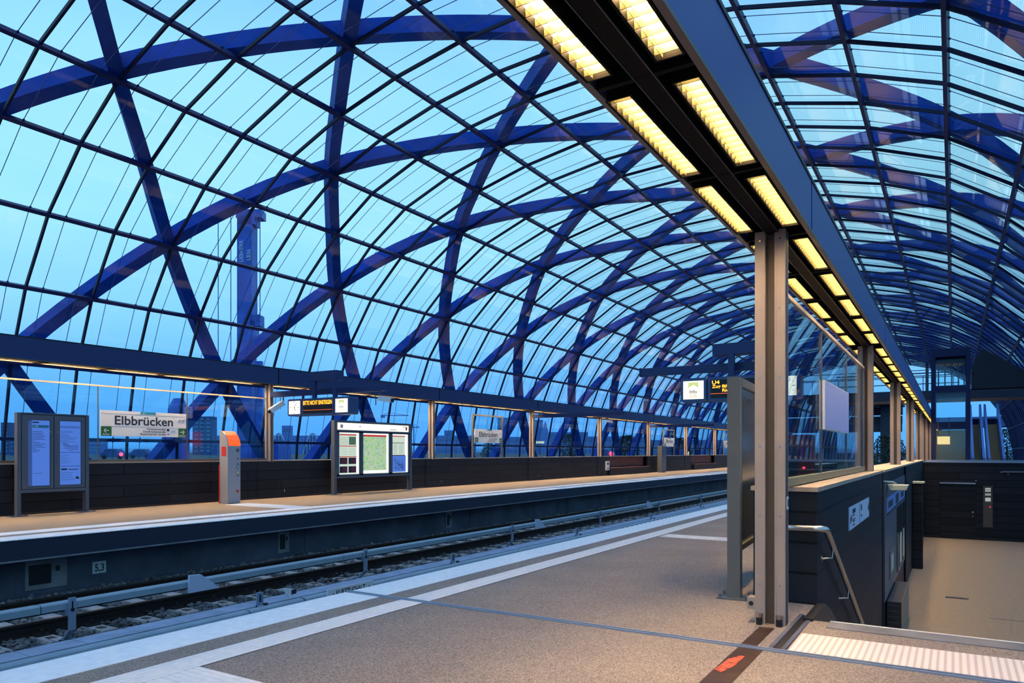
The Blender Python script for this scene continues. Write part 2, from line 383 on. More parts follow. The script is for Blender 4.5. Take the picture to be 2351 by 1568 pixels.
# ------------------------------------------------------------------ floors, walls
EDGE_N = -4.79; EDGE_F = -11.82; WX = -.985; LZ = -1.98; WY = 32.0; NOSE = 5.95
mb = MB()
mb.box(EDGE_N, -12, -.32, 5.45, NOSE, 0); mb.box(EDGE_N, NOSE, -.32, WX, 6.56, 0); mb.box(EDGE_N, 6.56, -.32, -1.51, Y1, 0); mb.box(WX, WY+.3, -.32, 5.45, Y1, 0)
fl = struct(mb.build('floor', asph), 'speckled grey-brown platform floor in the foreground', 'floor')
def inlay(name, m, *boxes, parent=None, label=None):
    mb = MB()
    for b in boxes: mb.box(*b)
    o = mb.build(name, m, parent)
    if label: o['label'] = label
    return o
inlay('edge_strip', white_s, (EDGE_N-.005, -12, -.02, -4.385, 4.865, .004), (EDGE_N-.005, 4.93, -.02, -4.385, Y1, .004), parent=fl, label='broad white strip along the platform edge')
mb = MB()
for j in range(5):
    x = -4.128 + j*.05
    mb.box(x, -12, -.02, x+.042, 4.865, .006); mb.box(x, 4.93, -.02, x+.042, Y1, .006)
mb.box(-4.128, -12, -.02, -3.886, 4.865, .003); mb.box(-4.128, 4.93, -.02, -3.886, Y1, .003)
mb.build('tactile_strip', tact_m, fl)
mb = MB()
for j in range(9): mb.box(-3.88, 2.27+j*.05, -.02, -1.5, 2.31+j*.05, .006)
mb.box(-3.88, 2.27, -.02, -1.5, 2.715, .003)
mb.build('tactile_strip', tact_m, fl)
mb = MB()
for i in range(24):
    for j in range(7): mb.tube([(-3.82+i*.045, 10.62+j*.055, 0), (-3.82+i*.045, 10.62+j*.055, .008)], .016, 6)
mb.box(-3.85, 10.6, -.02, -2.78, 11.0, .003)
mb.build('tactile_field', tact_m, fl)
mb = MB(); mb.box(EDGE_N, 4.87, -.02, 5.4, 4.885, .012); mb.box(EDGE_N, 4.91, -.02, 5.4, 4.925, .012); mb.box(EDGE_N, 4.885, -.02, 5.4, 4.91, .002, 1)
mb.build('expansion_joint', [brk_m, black], fl)
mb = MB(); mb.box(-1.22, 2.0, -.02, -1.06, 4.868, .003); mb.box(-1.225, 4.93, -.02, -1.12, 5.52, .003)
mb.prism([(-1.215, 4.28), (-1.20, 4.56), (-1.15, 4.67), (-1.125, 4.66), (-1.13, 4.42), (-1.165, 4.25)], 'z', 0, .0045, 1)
mb.build('floor_track', [rust_m, orange_refl], fl)
mb = MB(); mb.box(-1.045, 4.925, -.02, -1.015, 6.1, .008); mb.box(-.965, 4.925, -.02, -.935, 6.1, .008); mb.box(-1.015, 4.925, -.02, -.965, 6.1, .002, 1)
mb.build('floor_channel', [conc_d, black], fl)
mb = MB(); mb.box(-.925, 4.96, -.02, 5.2, 5.475, .004)
mb.build('tactile_strip', tact_rib, fl)
# far platform
mb = MB(); mb.box(-16.8, -12, -.31, EDGE_F, Y1, 0); mb.box(EDGE_F, -12, -.31, EDGE_F+.012, Y1, -.008, 1); mb.box(EDGE_F-.3, -12, -.33, EDGE_F+.02, Y1, -.305, 2)
fl2 = struct(mb.build('floor', [asph_far, slab_e, conc]), 'sand-brown far platform floor beyond the tracks', 'floor')
inlay('edge_strip', white_s, (EDGE_F+.012, -12, -.02, -12.34, Y1, .004), parent=fl2, label='white edge strip of the far platform')
inlay('tactile_strip', white_s, (-12.60, -12, -.02, -13.03, Y1, .004), parent=fl2)
mb = MB()
for i in range(40):
    for j in range(9): mb.tube([(-13.1-i*.055, 11.45+j*.07, 0), (-13.1-i*.055, 11.45+j*.07, .012)], .02, 6)
mb.box(-13.05, 11.4, -.02, -15.3, 12.1, .003); mb.build('tactile_field', white_s, fl2)
# track bed, concrete wall under the far platform, wall under the near one
mb = MB(); mb.box(-12.6, -12, -1.3, EDGE_N, Y1, -.972)
bed = struct(mb.build('floor', ballast_m), 'dark ballast bed between the two platforms', 'track bed')
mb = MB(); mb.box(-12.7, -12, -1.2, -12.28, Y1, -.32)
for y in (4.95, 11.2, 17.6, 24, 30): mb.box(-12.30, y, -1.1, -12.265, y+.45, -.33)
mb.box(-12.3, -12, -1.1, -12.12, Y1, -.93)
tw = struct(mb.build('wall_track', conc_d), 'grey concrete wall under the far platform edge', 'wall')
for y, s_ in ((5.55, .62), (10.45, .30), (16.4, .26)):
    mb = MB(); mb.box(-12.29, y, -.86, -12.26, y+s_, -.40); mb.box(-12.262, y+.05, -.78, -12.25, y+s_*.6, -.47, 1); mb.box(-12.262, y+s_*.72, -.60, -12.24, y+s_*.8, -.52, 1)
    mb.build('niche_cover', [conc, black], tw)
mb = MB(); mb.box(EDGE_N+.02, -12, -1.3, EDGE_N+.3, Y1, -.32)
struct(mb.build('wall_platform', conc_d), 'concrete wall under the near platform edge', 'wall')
# far parapet
PX = -16.4
for ya, yb2, xf, lab in ((-12, 36.6, PX, 'dark panelled parapet wall behind the far platform'), (36.6, 43.3, PX-.25, 'recessed parapet back behind the nearer bench'),
        (43.3, 51.9, PX, 'short dark parapet between the two benches'), (51.9, 58, PX-.25, 'recessed parapet back behind the farther bench'), (58, Y1, PX, 'distant end of the dark far parapet')):
    mb = MB(); mb.box(-16.72, ya, 0, xf, yb2, 1.045); mb.box(xf-.001, ya, 0, xf+.012, yb2, .05, 1)
    w_ = struct(mb.build('wall_left', [clad, black]), lab, 'wall')
    if ya == -12: wl = w_
mb = MB(); mb.box(-16.74, -12, 1.045, PX+.015, Y1, 1.075); struct(mb.build('trim_1', mat('coping_metal', (.30, .27, .24), .4)), 'pale metal coping on the far parapet', 'coping')
FCOL = [13.719+7.43*k for k in range(-2, 11)]
for y in FCOL:
    mb = MB(); mb.box(PX-.1, y-.45, 0, PX+.02, y+1.0, 1.03); mb.box(PX+.015, y+.30, .02, PX+.022, y+.31, 1.02, 1); mb.box(PX+.02, y+.45, .16, PX+.026, y+.48, .24, 2)
    struct(mb.build('trim_2', [clad, black, steel_s]), 'slim dark pilaster on the far parapet under a column', 'pilaster')
# stairwell side wall with coping
mb = MB(); mb.box(-1.51, 6.56, LZ, WX, 13.15, .96); mb.box(-1.51, 13.15, LZ, WX-.14, 13.62, .96, 1); mb.box(-1.51, 13.62, LZ, WX-.02, 19.55, .96)
mb.box(-1.51, 19.55, LZ, WX-.14, 20.1, .96, 1); mb.box(-1.51, 20.1, LZ, WX, WY, .96)
wr = struct(mb.build('wall_stairwell', [clad, black]), 'dark panelled side wall of the stairwell beside the columns', 'wall')
mb = MB(); mb.box(-1.53, 6.54, .962, WX+.012, 13.2, 1.0); mb.box(-1.53, 13.55, .962, WX+.012, WY+.1, 1.0); mb.box(-1.53, 13.2, .962, WX-.12, 13.55, .99)
mb.build('coping', mat('coping_sand', (.46, .36, .27), .55, noise=(8, .12, 3)), wr)
# end wall of the stairwell with the toilet door
mb = MB(); mb.box(-1.0, WY, LZ, 5.45, WY+.3, .90); mb.box(-1.0, WY-.01, LZ, 5.45, WY, LZ+.08, 1)
wb = struct(mb.build('wall_back', [clad, black]), 'dark panelled end wall of the stairwell with a door', 'wall')
mb = MB(); mb.box(-1.0, WY-.02, .90, 5.45, WY+.36, .945); mb.box(-.9, WY+.5, .90, 5.45, WY+.56, 1.0); mb.build('coping', brk_m, wb)
d1 = setting('door_1', 'flush dark door in the stairwell end wall', 'door', (-.44, WY, LZ))
mb = MB(); mb.box(-.43, WY-.022, LZ+.02, .71, WY-.002, .16); mb.build('door_leaf', clad, d1)
mb = MB(); mb.box(-.44, WY-.09, .10, .72, WY-.02, .155); mb.box(.70, WY-.06, .22, .76, WY-.01, .25); mb.build('door_closer', steel_s, d1)
mb = MB(); mb.box(.60, WY-.05, -.98, .66, WY-.02, -.92); mb.tube([(.63, WY-.05, -.95), (.63, WY-.08, -.95)], .02, 8); mb.box(.61, WY-.03, -1.12, .65, WY-.02, -1.09); mb.build('door_handle', steel_s, d1)
# landing floor
mb = MB(); mb.box(WX-.3, 9.6, LZ-.2, 5.45, WY, LZ); mb.box(WX+1.6, 17.02, LZ, 5.4, 17.05, LZ+.002, 1); mb.box(-.15, 18.9, LZ, .30, 19.1, LZ+.003, 1)
struct(mb.build('floor', [stone_floor, black]), 'brown landing floor at the foot of the stairs', 'floor')
mb = MB(); mb.box(-22.4, -12, LZ-.2, -16.72, Y1, LZ)
struct(mb.build('floor', conc_d), 'dark concourse floor behind the far parapet', 'floor')
mb = MB(); mb.box(5.45, -12, -2.2, 5.6, NOSE+3.8, -.0); mb.box(5.45, 9.7, -2.2, 5.6, Y1, -1.6)
struct(mb.build('wall_right', conc_d), 'low concrete kerb under the right-hand roof glass', 'wall')
# staircase
st = thing('staircase', 'stairs going down to the landing, only the metal nosing visible', 'stairs', (2.2, NOSE, 0))
for i in range(12):
    mb = MB(); mb.box(WX+.075, NOSE+.33*i, -.165*(i+1)-.165, 5.4, NOSE+.33*(i+1)+.02, -.165*(i+1) if i else -.165)
    mb.build('step', stone_floor, st)
mb = MB(); mb.box(-.80, NOSE-.21, -.02, 5.4, NOSE+.012, .006); mb.box(-.80, NOSE-.004, -.03, 5.4, NOSE+.016, .009, 1); mb.build('nosing', [conc, tact_m], st)
mb = MB(); mb.prism([(5.9, .02), (6.56, .02), (6.9, -.10), (10.2, -1.72), (10.2, -1.98), (9.9, -1.98), (5.9, -.22)], 'x', WX+.002, WX+.07)
mb.build('skirting', mat('skirting_dark', (.012, .014, .02), .4), st)
# handrail
hr = thing('handrail', 'stainless handrail bending down along the stairwell wall', 'handrail', (-.9, 6.45, 0))
path = [(-1.25, 6.45, .655), (-1.0, 6.45, .66), (-.93, 6.45, .66), (-.905, 6.47, .655), (-.9, 6.52, .635)] + [(-.9, 6.52+.4*i, .635-.196*i) for i in range(1, 9)]
mb = MB(); mb.tube(path, .027, 12); mb.build('rail', steel_s, hr)
for y in (6.85, 7.95, 9.05):
    z = .635-.49*(y-6.52); mb = MB(); mb.tube([(-.9, y, z-.02), (-.9, y-.03, z-.10), (-.985, y-.05, z-.11)], .008, 8); mb.tube([(-.985, y-.05, z-.11), (-.978, y-.05, z-.11)], .03, 10); mb.build('bracket', steel_s, hr)

# ------------------------------------------------------------------ columns
NCOL = [5.69+6.9*k for k in range(0, 13)]
def column(x, y, zb, zt, label, group, mirror=1, detail=True):
    t = thing('canopy_column', label, 'column', (x, y, zb), group)
    for s_ in (-1, 1):
        mb = MB(); a = x + s_*.072
        mb.box(a-.038, y-.06, zb, a+.038, y+.06, zt); mb.box(a-s_*.038, y-.064, zb, a-s_*.026, y-.058, zt)
        mb.box(a+s_*.036, y-.03, zb, a+s_*.040, y+.03, zt, 1)
        mb.build('flange_profile', [col_m, col_d], t)
    mb = MB(); mb.box(x-.036, y-.02, zb, x+.036, y+.05, zt); mb.build('web', col_d, t)
    mb = MB()
    for z in [zb+.3+.52*i for i in range(int((zt-zb-.3)/.52)+1)]:
        for s_ in (-1, 1): mb.tube([(x+s_*.072, y-.06, z), (x+s_*.072, y-.066, z)], .006, 8)
    mb.build('screw', steel_s, t)
    return t
c0 = None
for k, y in enumerate(NCOL):
    zb = 0 if k == 0 else (1.0 if y < WY else 0)
    lab = ('bronze-grey double column in the foreground standing on the platform floor' if k == 0 else
           'bronze-grey double column on the stairwell wall, %s behind the foreground column' % ordw(k-1) if zb else
           'distant bronze-grey double column beyond the stairwell, %s from the foreground column' % ordw(k))
    c = column(-1.176, y, zb, 2.97, lab, 'columns under the near canopy')
    if k == 0:
        for s_, zz in ((-.072, 0), (.072, 0)):
            mb = MB(); mb.tube([(-1.176+s_, y-.09, .0), (-1.176+s_, y-.09, .055)], .022, 12, 0); mb.tube([(-1.176+s_, y-.09, .055), (-1.176+s_, y-.09, .085)], [.022, .027], 12, 1); mb.build('anchor_bolt', [black, steel_s], c)
        mb = MB(); mb.box(-1.345, y-.05, .10, -1.287, y+.05, .19); mb.tube([(-1.316, y-.05, .145), (-1.316, y-.054, .145)], .017, 14, 1); mb.build('socket_box', [col_m, black], c)
        mb = MB(); mb.box(-1.062, y-.03, .87, -1.058, y+.03, .965, 0); mb.box(-1.062, y-.01, .89, -1.0565, y+.02, .945, 1); mb.build('label_plate', [white, ink], c)
for k, y in enumerate(FCOL):
    if y < 5: continue
    column(-16.47, y, 1.03, 3.22, ('double column on the far parapet, %s from the left of the photo' % ordw(k-2)) if k >= 2 else 'double column on the far parapet just outside the left edge of the photo', 'columns under the far canopy')

# ------------------------------------------------------------------ canopies
def canopy(name, label, xl, xr, zb, zt, cols, ya, yb_, fm, face):
    t = thing(name, label, 'canopy', ((xl+xr)/2, ya, zb))
    seams = [ya] + [c+.10 for c in cols if ya < c+.10 < yb_] + [yb_]
    for a, b in zip(seams[:-1], seams[1:]):
        mb = MB(); xf = xr if face > 0 else xl
        mb.box(xr-.02, a+.02, zb+.015, xr+.005, b-.02, zt); mb.box(xr-.03, a+.012, zb+.04, xr-.01, b-.0, zt-.03, 1)
        mb.build('fascia_panel', [fm, black], t)
        mb = MB(); mb.box(xl-.005, a+.02, zb+.015, xl+.02, b-.02, zt); mb.build('fascia_panel', fm, t)
        mb = MB(); mb.box(xl+.02, a, zt-.02, xr-.02, b, zt); mb.build('roof_sheet', fm, t)
    mb = MB(); mb.box(xl-.012, ya, zb, xl+.022, yb_, zb+.02); mb.box(xr-.022, ya, zb, xr+.012, yb_, zb+.02)
    mb.box(xl-.012, ya, zt, xl+.03, yb_, zt+.025, 1); mb.box(xr-.03, ya, zt, xr+.012, yb_, zt+.025, 1)
    mb.build('edge_flange', [flange, black], t)
    xm = (xl+xr)/2; mb = MB(); mb.box(xm-.045, ya, zb+.004, xm+.045, yb_, zb+.06)
    mb.box(xm-.047, ya, zb, xm-.043, yb_, zb+.006, 1); mb.box(xm+.043, ya, zb, xm+.047, yb_, zb+.006, 1); mb.build('spine', [soffit, flange], t)
    mb = MB(); mb.box(xl+.02, ya, zb+.13, xr-.02, yb_, zb+.15); mb.build('soffit', soffit, t)
    return t
nc = canopy('platform_canopy', 'long blue lighting canopy running overhead along the near platform', -1.405, -.912, 2.945, 3.335, NCOL, -7.5, 88.5, perf, 1)
fc = canopy('platform_canopy', 'long dark blue lighting canopy over the far platform', -16.72, -16.2, 3.19, 3.65, FCOL, -7, 90, fascia, 1)

def lamp_full(x, y, zb, w, L, label, group):
    t = thing('louvre_lamp', label, 'lamp', (x, y, zb), group)
    mb = MB(); mb.box(x-w/2-.012, y-.012, zb-.001, x-w/2, y+L+.012, zb+.09); mb.box(x+w/2, y-.012, zb-.001, x+w/2+.012, y+L+.012, zb+.09)
    mb.box(x-w/2, y-.012, zb-.001, x+w/2, y, zb+.09); mb.box(x-w/2, y+L, zb-.001, x+w/2, y+L+.012, zb+.09); mb.box(x-w/2, y, zb+.085, x+w/2, y+L, zb+.10)
    mb.build('housing', soffit, t)
    mb = MB(); mb.box(x-w/2, y, zb+.055, x+w/2, y+L, zb+.06); mb.build('diffuser', lamp_e, t)
    mb = MB(); n = 15
    for i in range(n):
        q = y + L*(i+.5)/n; mb.prism([(q-.007, zb+.042), (q+.007, zb+.042), (q+.002, zb+.004), (q-.002, zb+.004)], 'x', x-w/2, x+w/2)
    mb.box(x-w/2+.022, y, zb+.006, x-w/2+.024, y+L, zb+.04)
    mb.build('louvre', white_l, t)
    return t
def lamp_small(x, y, zb, w, L, label, group):
    mb = MB(); mb.box(x-w/2, y, zb+.03, x+w/2, y+L, zb+.035, 1)
    mb.box(x-w/2-.012, y-.012, zb, x-w/2, y+L+.012, zb+.06); mb.box(x+w/2, y-.012, zb, x+w/2+.012, y+L+.012, zb+.06)
    mb.box(x-w/2, y-.012, zb, x+w/2, y, zb+.06); mb.box(x-w/2, y+L, zb, x+w/2, y+L+.012, zb+.06)
    for i in range(8): mb.box(x-w/2, y+L*(i+.5)/8-.004, zb+.002, x+w/2, y+L*(i+.5)/8+.004, zb+.03, 2)
    return tag(mb.build('louvre_lamp', [soffit, lamp_e, white_l]), label, 'lamp', group)
def bay_starts(c): return [c+.19+1.305*i for i in range(5)]
LN = [('right row', -1.005), ('left row', -1.327)]
protoF = None; protoS = {}; nl = 0
for k in range(-1, 12):
    c = 5.69+6.9*k
    ys = bay_starts(c) if k >= 0 else [4.42-1.305*i for i in range(4, -1, -1)]
    for j, y in enumerate(ys):
        cross = MB(); cross.box(-1.38, y-.13, 2.947, -.935, y-.10, 3.0); cross.build('cross_bar', soffit, nc)
        for row, x in LN:
            if k >= 0: lab = 'lit louvre lamp in the near canopy, %s, %s past the %s column' % (row, ordw(j), 'foreground' if k == 0 else ordw(k)+' column-to-column bay')
            else: lab = 'lit louvre lamp in the near canopy, %s, %s before the foreground column' % (row, ordw(4-j))
            if k >= 0: lab = ('lit louvre lamp of the near canopy, %s, %s beyond the foreground column' % (row, ordw(k*5+j)))
            if c < 48:
                if protoF is None: protoF = lamp_full(x, y, 2.945, .108, 1.085, lab, 'lamps in the near canopy')
                else: copy_tree(protoF, loc=(x, y, 2.945), label=lab)
            else: lamp_small(x, y, 2.945, .108, 1.085, lab, 'lamps in the near canopy')
protoS = lamp_small(0, 0, 0, .11, 1.16, 'x', 'lamps in the far canopy'); first = True
nfl = 0; nout = 0
for k in range(-2, 10):
    c = FCOL[0] + 7.43*(k+2)
    for j in range(5):
        y = c + .22 + 1.41*j
        for row, x in (('front row', -16.30), ('back row', -16.62)):
            lab = 'thin glowing louvre lamp under the far canopy, %s, %s from the left' % (row, ordw(nfl)) if y > 5.6 else 'louvre lamp under the far canopy, %s, %s left of the photo' % (row, ordw(nout))
            if first: protoS.location = (x, y, 3.235); protoS['label'] = lab; first = False
            else: copy_tree(protoS, loc=(x, y, 3.235), label=lab)
        if y > 5.6: nfl += 1
        else: nout += 1

# ------------------------------------------------------------------ track: sleepers, rails, third rails, ballast
TX = -10.27
s0 = None
for i in range(-6, 140):
    y = 4.449 + .594*i
    if y > 80: break
    if y < 2: continue
    q = int(round((y-3.855)/.594)); lab = 'grey concrete sleeper of the far track, %s from the left edge of the photo' % ordw(q) if q >= 0 else 'grey concrete sleeper of the far track, %s outside the left edge of the photo' % ordw(-q-1)
    if s0 is None:
        s0 = thing('railway_sleeper', lab, 'sleeper', (TX, y, -1.0), 'sleepers of the far track')
        mb = MB(); mb.prism([(-.13, -.05), (.13, -.05), (.10, .075), (-.10, .075)], 'x', -1.27, 1.27); mb.build('sleeper_body', conc_s, s0, local=True)
        for sx in (-.72, .72):
            mb = MB(); mb.box(sx-.19, -.085, .07, sx+.19, .085, .095); mb.tube([(sx-.13, 0, .09), (sx-.13, 0, .15)], .022, 8); mb.tube([(sx+.13, 0, .09), (sx+.13, 0, .15)], .022, 8); mb.build('rail_fastening', rail_m, s0, local=True)
            if sx > 0:
                mb = MB(); mb.box(1.0, -.04, .074, 1.12, .04, .082); mb.build('stain_plate', rust_m, s0, local=True)
    else: copy_tree(s0, loc=(TX, y, -1.0), label=lab)
for sx, nm in ((.72, 'dark running rail of the far track nearer to the camera'), (-.72, 'dark running rail of the far track nearer to the far platform')):
    x = TX+sx; mb = MB()
    mb.prism([(x-.07, -.92), (x+.07, -.92), (x+.07, -.905), (x+.012, -.89), (x+.012, -.815), (x+.036, -.80), (x+.036, -.765), (x-.036, -.765), (x-.036, -.80), (x-.012, -.815), (x-.012, -.89), (x-.07, -.905)], 'y', -6, 90)
    tag(mb.build('running_rail', rail_m), nm, 'rail')
# third rail of the far track
tr = thing('third_rail', 'grey covered conductor rail on brackets beside the far track', 'conductor rail', (-8.88, 0, -.95))
segs = [-4.3, 4.15, 8.9, 18.7, 28.5, 38.3, 48, 60, 75, 90]
for a, b in zip(segs[:-1], segs[1:]):
    mb = MB(); mb.prism([(-8.95, -.46), (-8.93, -.445), (-8.83, -.445), (-8.81, -.46), (-8.81, -.535), (-8.95, -.535)], 'y', a+.006, b-.006); mb.build('cover', cover_m, tr)
mb = MB(); mb.box(-8.92, -6, -.56, -8.86, 90, -.52); mb.build('conductor', rail_m, tr)
for i in range(-1, 16):
    y = 4.475+4.93*i; mb = MB()
    mb.box(-8.80, y-.04, -.78, -8.775, y+.04, -.40); mb.prism([(-8.80, -.78), (-8.775, -.78), (-8.93, -.93), (-8.99, -.93)], 'y', y-.04, y+.04)
    mb.box(-9.12, y-.09, -.94, -8.84, y+.09, -.915); mb.box(-8.776, y-.008, -.55, -8.772, y+.008, -.44, 1); mb.tube([(-8.775, y, -.54), (-8.765, y, -.54)], .022, 8, 1)
    mb.box(-8.95, y-.06, -.60, -8.80, y+.06, -.52)
    mb.build('bracket', [brk_m, black], tr)
for y in (6.15, 15.6, 23.2):
    mb = MB(); mb.prism([(y-.18, -.60), (y-.17, -.36), (y+.0, -.37), (y+.30, -.60)], 'x', -8.80, -8.76); mb.build('guard_plate', mat('guard_white', (.5, .55, .7), .5), tr)
# near cable trough and covered conductor rail
ct = thing('cable_trough', 'grey-blue slab-covered cable trough just beyond the near platform edge', 'cable trough', (-7.75, 0, -.95))
for i in range(0, 60):
    y = -2+.55*i; mb = MB(); mb.box(-7.95, y, -.98, -7.625, y+.542, -.68); mb.build('cover_slab', trough_m, ct)
mb = MB(); mb.box(-7.95, 31, -.98, -7.625, 90, -.68); o = mb.build('cover_slab', trough_m, ct)
nr = thing('third_rail', 'blue-grey covered conductor rail along the near platform edge', 'conductor rail', (-7.45, 0, -.95))
for a, b in [(-6, 5.85), (5.87, 6.72), (6.76, 15), (15.02, 25), (25.02, 90)]:
    mb = MB(); mb.prism([(-7.535, -.70), (-7.52, -.665), (-7.48, -.655), (-7.42, -.655), (-7.385, -.67), (-7.37, -.70), (-7.37, -.80), (-7.535, -.80)], 'y', a, b); mb.build('cover', cover_m, nr)
mb = MB(); mb.box(-7.48, -6, -.95, -7.40, 90, -.80); mb.build('conductor', rail_m, nr)
for y in (6.17, 10.35, 15.3, 20.2, 25.1):
    mb = MB(); mb.box(-7.60, y-.05, -.90, -7.575, y+.05, -.50); mb.box(-7.60, y-.05, -.72, -7.50, y+.05, -.66); mb.box(-7.576, y-.012, -.62, -7.572, y+.012, -.53, 1); mb.tube([(-7.5, y+.02, -.655), (-7.5, y+.02, -.63)], .03, 8, 1); mb.build('bracket', [brk_m, black], nr)
mb = MB(); mb.prism([(6.5, -.50), (6.68, -.53), (6.66, -.64), (6.61, -.64)], 'x', -7.56, -7.53); mb.box(-7.53, 6.64, -.60, -7.525, 6.72, -.54, 1); mb.build('guard_plate', [white, ink], nr)
kz = thing('stop_marker_plate', 'white plate lettered KURZZUGHALT beside the near platform edge', 'sign', (-7.35, 7.56, -.8))
mb = MB(); mb.box(-7.36, 7.11, -.80, -7.345, 8.02, -.60); mb.build('plate', white, kz)
mb = MB(); mb.text('KURZZUGHALT', (-7.345, 7.565, -.722), .13, 'x', 'c', sx=.62)
for s_, y in ((1, 7.16), (1, 7.88)): mb.prism([(y, -.69), (y+.05, -.69), (y+.05, -.66), (y+.10, -.70), (y+.05, -.74), (y+.05, -.71), (y, -.71)], 'x', -7.345, -7.342)
mb.build('lettering', ink, kz)
dm = thing('dashed_marker_board', 'black and white dashed marker strip along the near conductor rail', 'marker', (-7.36, 16.1, -.8))
mb = MB(); mb.box(-7.36, 16.1, -.78, -7.345, 36, -.68); mb.build('board', white, dm)
mb = MB()
for i in range(57): mb.box(-7.345, 17.4+.33*i, -.775, -7.341, 17.4+.33*i+.165, -.675)
mb.build('dash_pattern', black, dm)
mb = MB(); mb.box(-7.345, 16.1, -.775, -7.335, 16.35, -.66); mb.build('end_block', red, dm)
# loose ballast stones
mb = MB(); rnd = random.Random(3)
def stone(x, y, z, r):
    vs = []; n = 6
    for zz, rr in ((-.7, .75), (.25, 1.0), (.95, .5)):
        a0 = rnd.random()*6
        for k in range(n):
            q = rr*r*(.75+.5*rnd.random()); vs.append((x+q*math.cos(a0+k*2*math.pi/n), y+q*math.sin(a0+k*2*math.pi/n), z+zz*r))
    fs = [(k, (k+1) % n, n+(k+1) % n, n+k) for k in range(n)] + [(n+k, n+(k+1) % n, 2*n+(k+1) % n, 2*n+k) for k in range(n)] + [tuple(range(2*n, 3*n))]
    mb.add(vs, fs)
for i in range(17000):
    y = 2.5 + 26*(rnd.random()**1.6); x = rnd.uniform(-12.1, -7.97)
    q = ((y-4.449) % .594)
    if min(q, .594-q) < .15 and -11.55 < x < -8.98: continue
    stone(x, y, -.968+rnd.uniform(0, .045), rnd.uniform(.020, .042))
o = mb.build('ballast_gravel', stone_m, bed); o['kind'] = 'stuff'; o['label'] = 'loose dark ballast stones between the sleepers'
p53 = thing('distance_plate', 'small white plate reading 5,3 on the concrete wall under the far platform', 'sign', (-12.26, 6.69, -.66))
mb = MB(); mb.box(-12.28, 6.575, -.74, -12.262, 6.80, -.54); mb.build('plate', mat('plate_pale', (.55, .58, .62), .6), p53)
mb = MB(); mb.text('5,3', (-12.262, 6.688, -.70), .17, 'x', 'c', sx=.8); mb.build('lettering', ink, p53)

# ------------------------------------------------------------------ glass screens and station signs
GX = -16.5
def screen(name, label, x, ys, zb, zt, endpost=None, rail=True):
    t = thing(name, label, 'glass screen', (x, ys[0], zb))
    for a, b in zip(ys[:-1], ys[1:]):
        mb = MB(); mb.box(x-.008, a+.008, zb, x+.008, b-.008, zt); mb.build('pane', screenglass, t)
    for y in ys[1:-1]:
        mb = MB(); mb.box(x-.012, y-.009, zb, x+.012, y+.009, zt-.01); mb.build('pane_joint', frame_m, t)
    if rail: mb = MB(); mb.box(x-.02, ys[0], zt-.01, x+.02, ys[-1], zt+.025); mb.build('top_rail', mat('rail_bronze', (.42, .36, .30), .35), t)
    mb = MB(); mb.box(x-.03, ys[0], zb-.03, x+.03, ys[-1], zb+.04); mb.build('base_profile', yellowp if x > -5 else flange, t)
    if endpost: mb = MB(); mb.box(x-.05, endpost-.02, zb-.03, x+.02, endpost+.02, zt+.02); mb.build('end_post', frame_m, t)
    return t
screen('glass_screen', 'long glass wind screen left of the far parapet columns', GX, [6.4, 8.966, 11.193, 13.62], 1.085, 2.80)
screen('glass_screen', 'glass wind screen on the stairwell wall behind the foreground column', -1.2, [5.80, 8.24, 10.35, 12.45], 1.04, 2.61, endpost=12.47)
def framed(y0, y1, label):
    t = thing('framed_glass', label, 'glass screen', (GX, y0, 1.08))
    mb = MB(); mb.box(GX-.008, y0, 1.08, GX+.008, y1, 2.80); mb.build('pane', screenglass, t)
    mb = MB(); mb.box(GX-.03, y0-.03, 1.075, GX+.03, y0+.03, 2.84); mb.box(GX-.03, y1-.03, 1.075, GX+.03, y1+.03, 2.84); mb.box(GX-.03, y0, 2.78, GX+.03, y1, 2.84); mb.build('frame', frame_l, t)
framed(23.85, 26.06, 'framed glass pane carrying the second station sign on the far parapet')
framed(46.2, 48.4, 'framed glass pane carrying the third station sign on the far parapet')
framed(61.0, 63.2, 'framed glass pane carrying the fourth station sign on the far parapet')
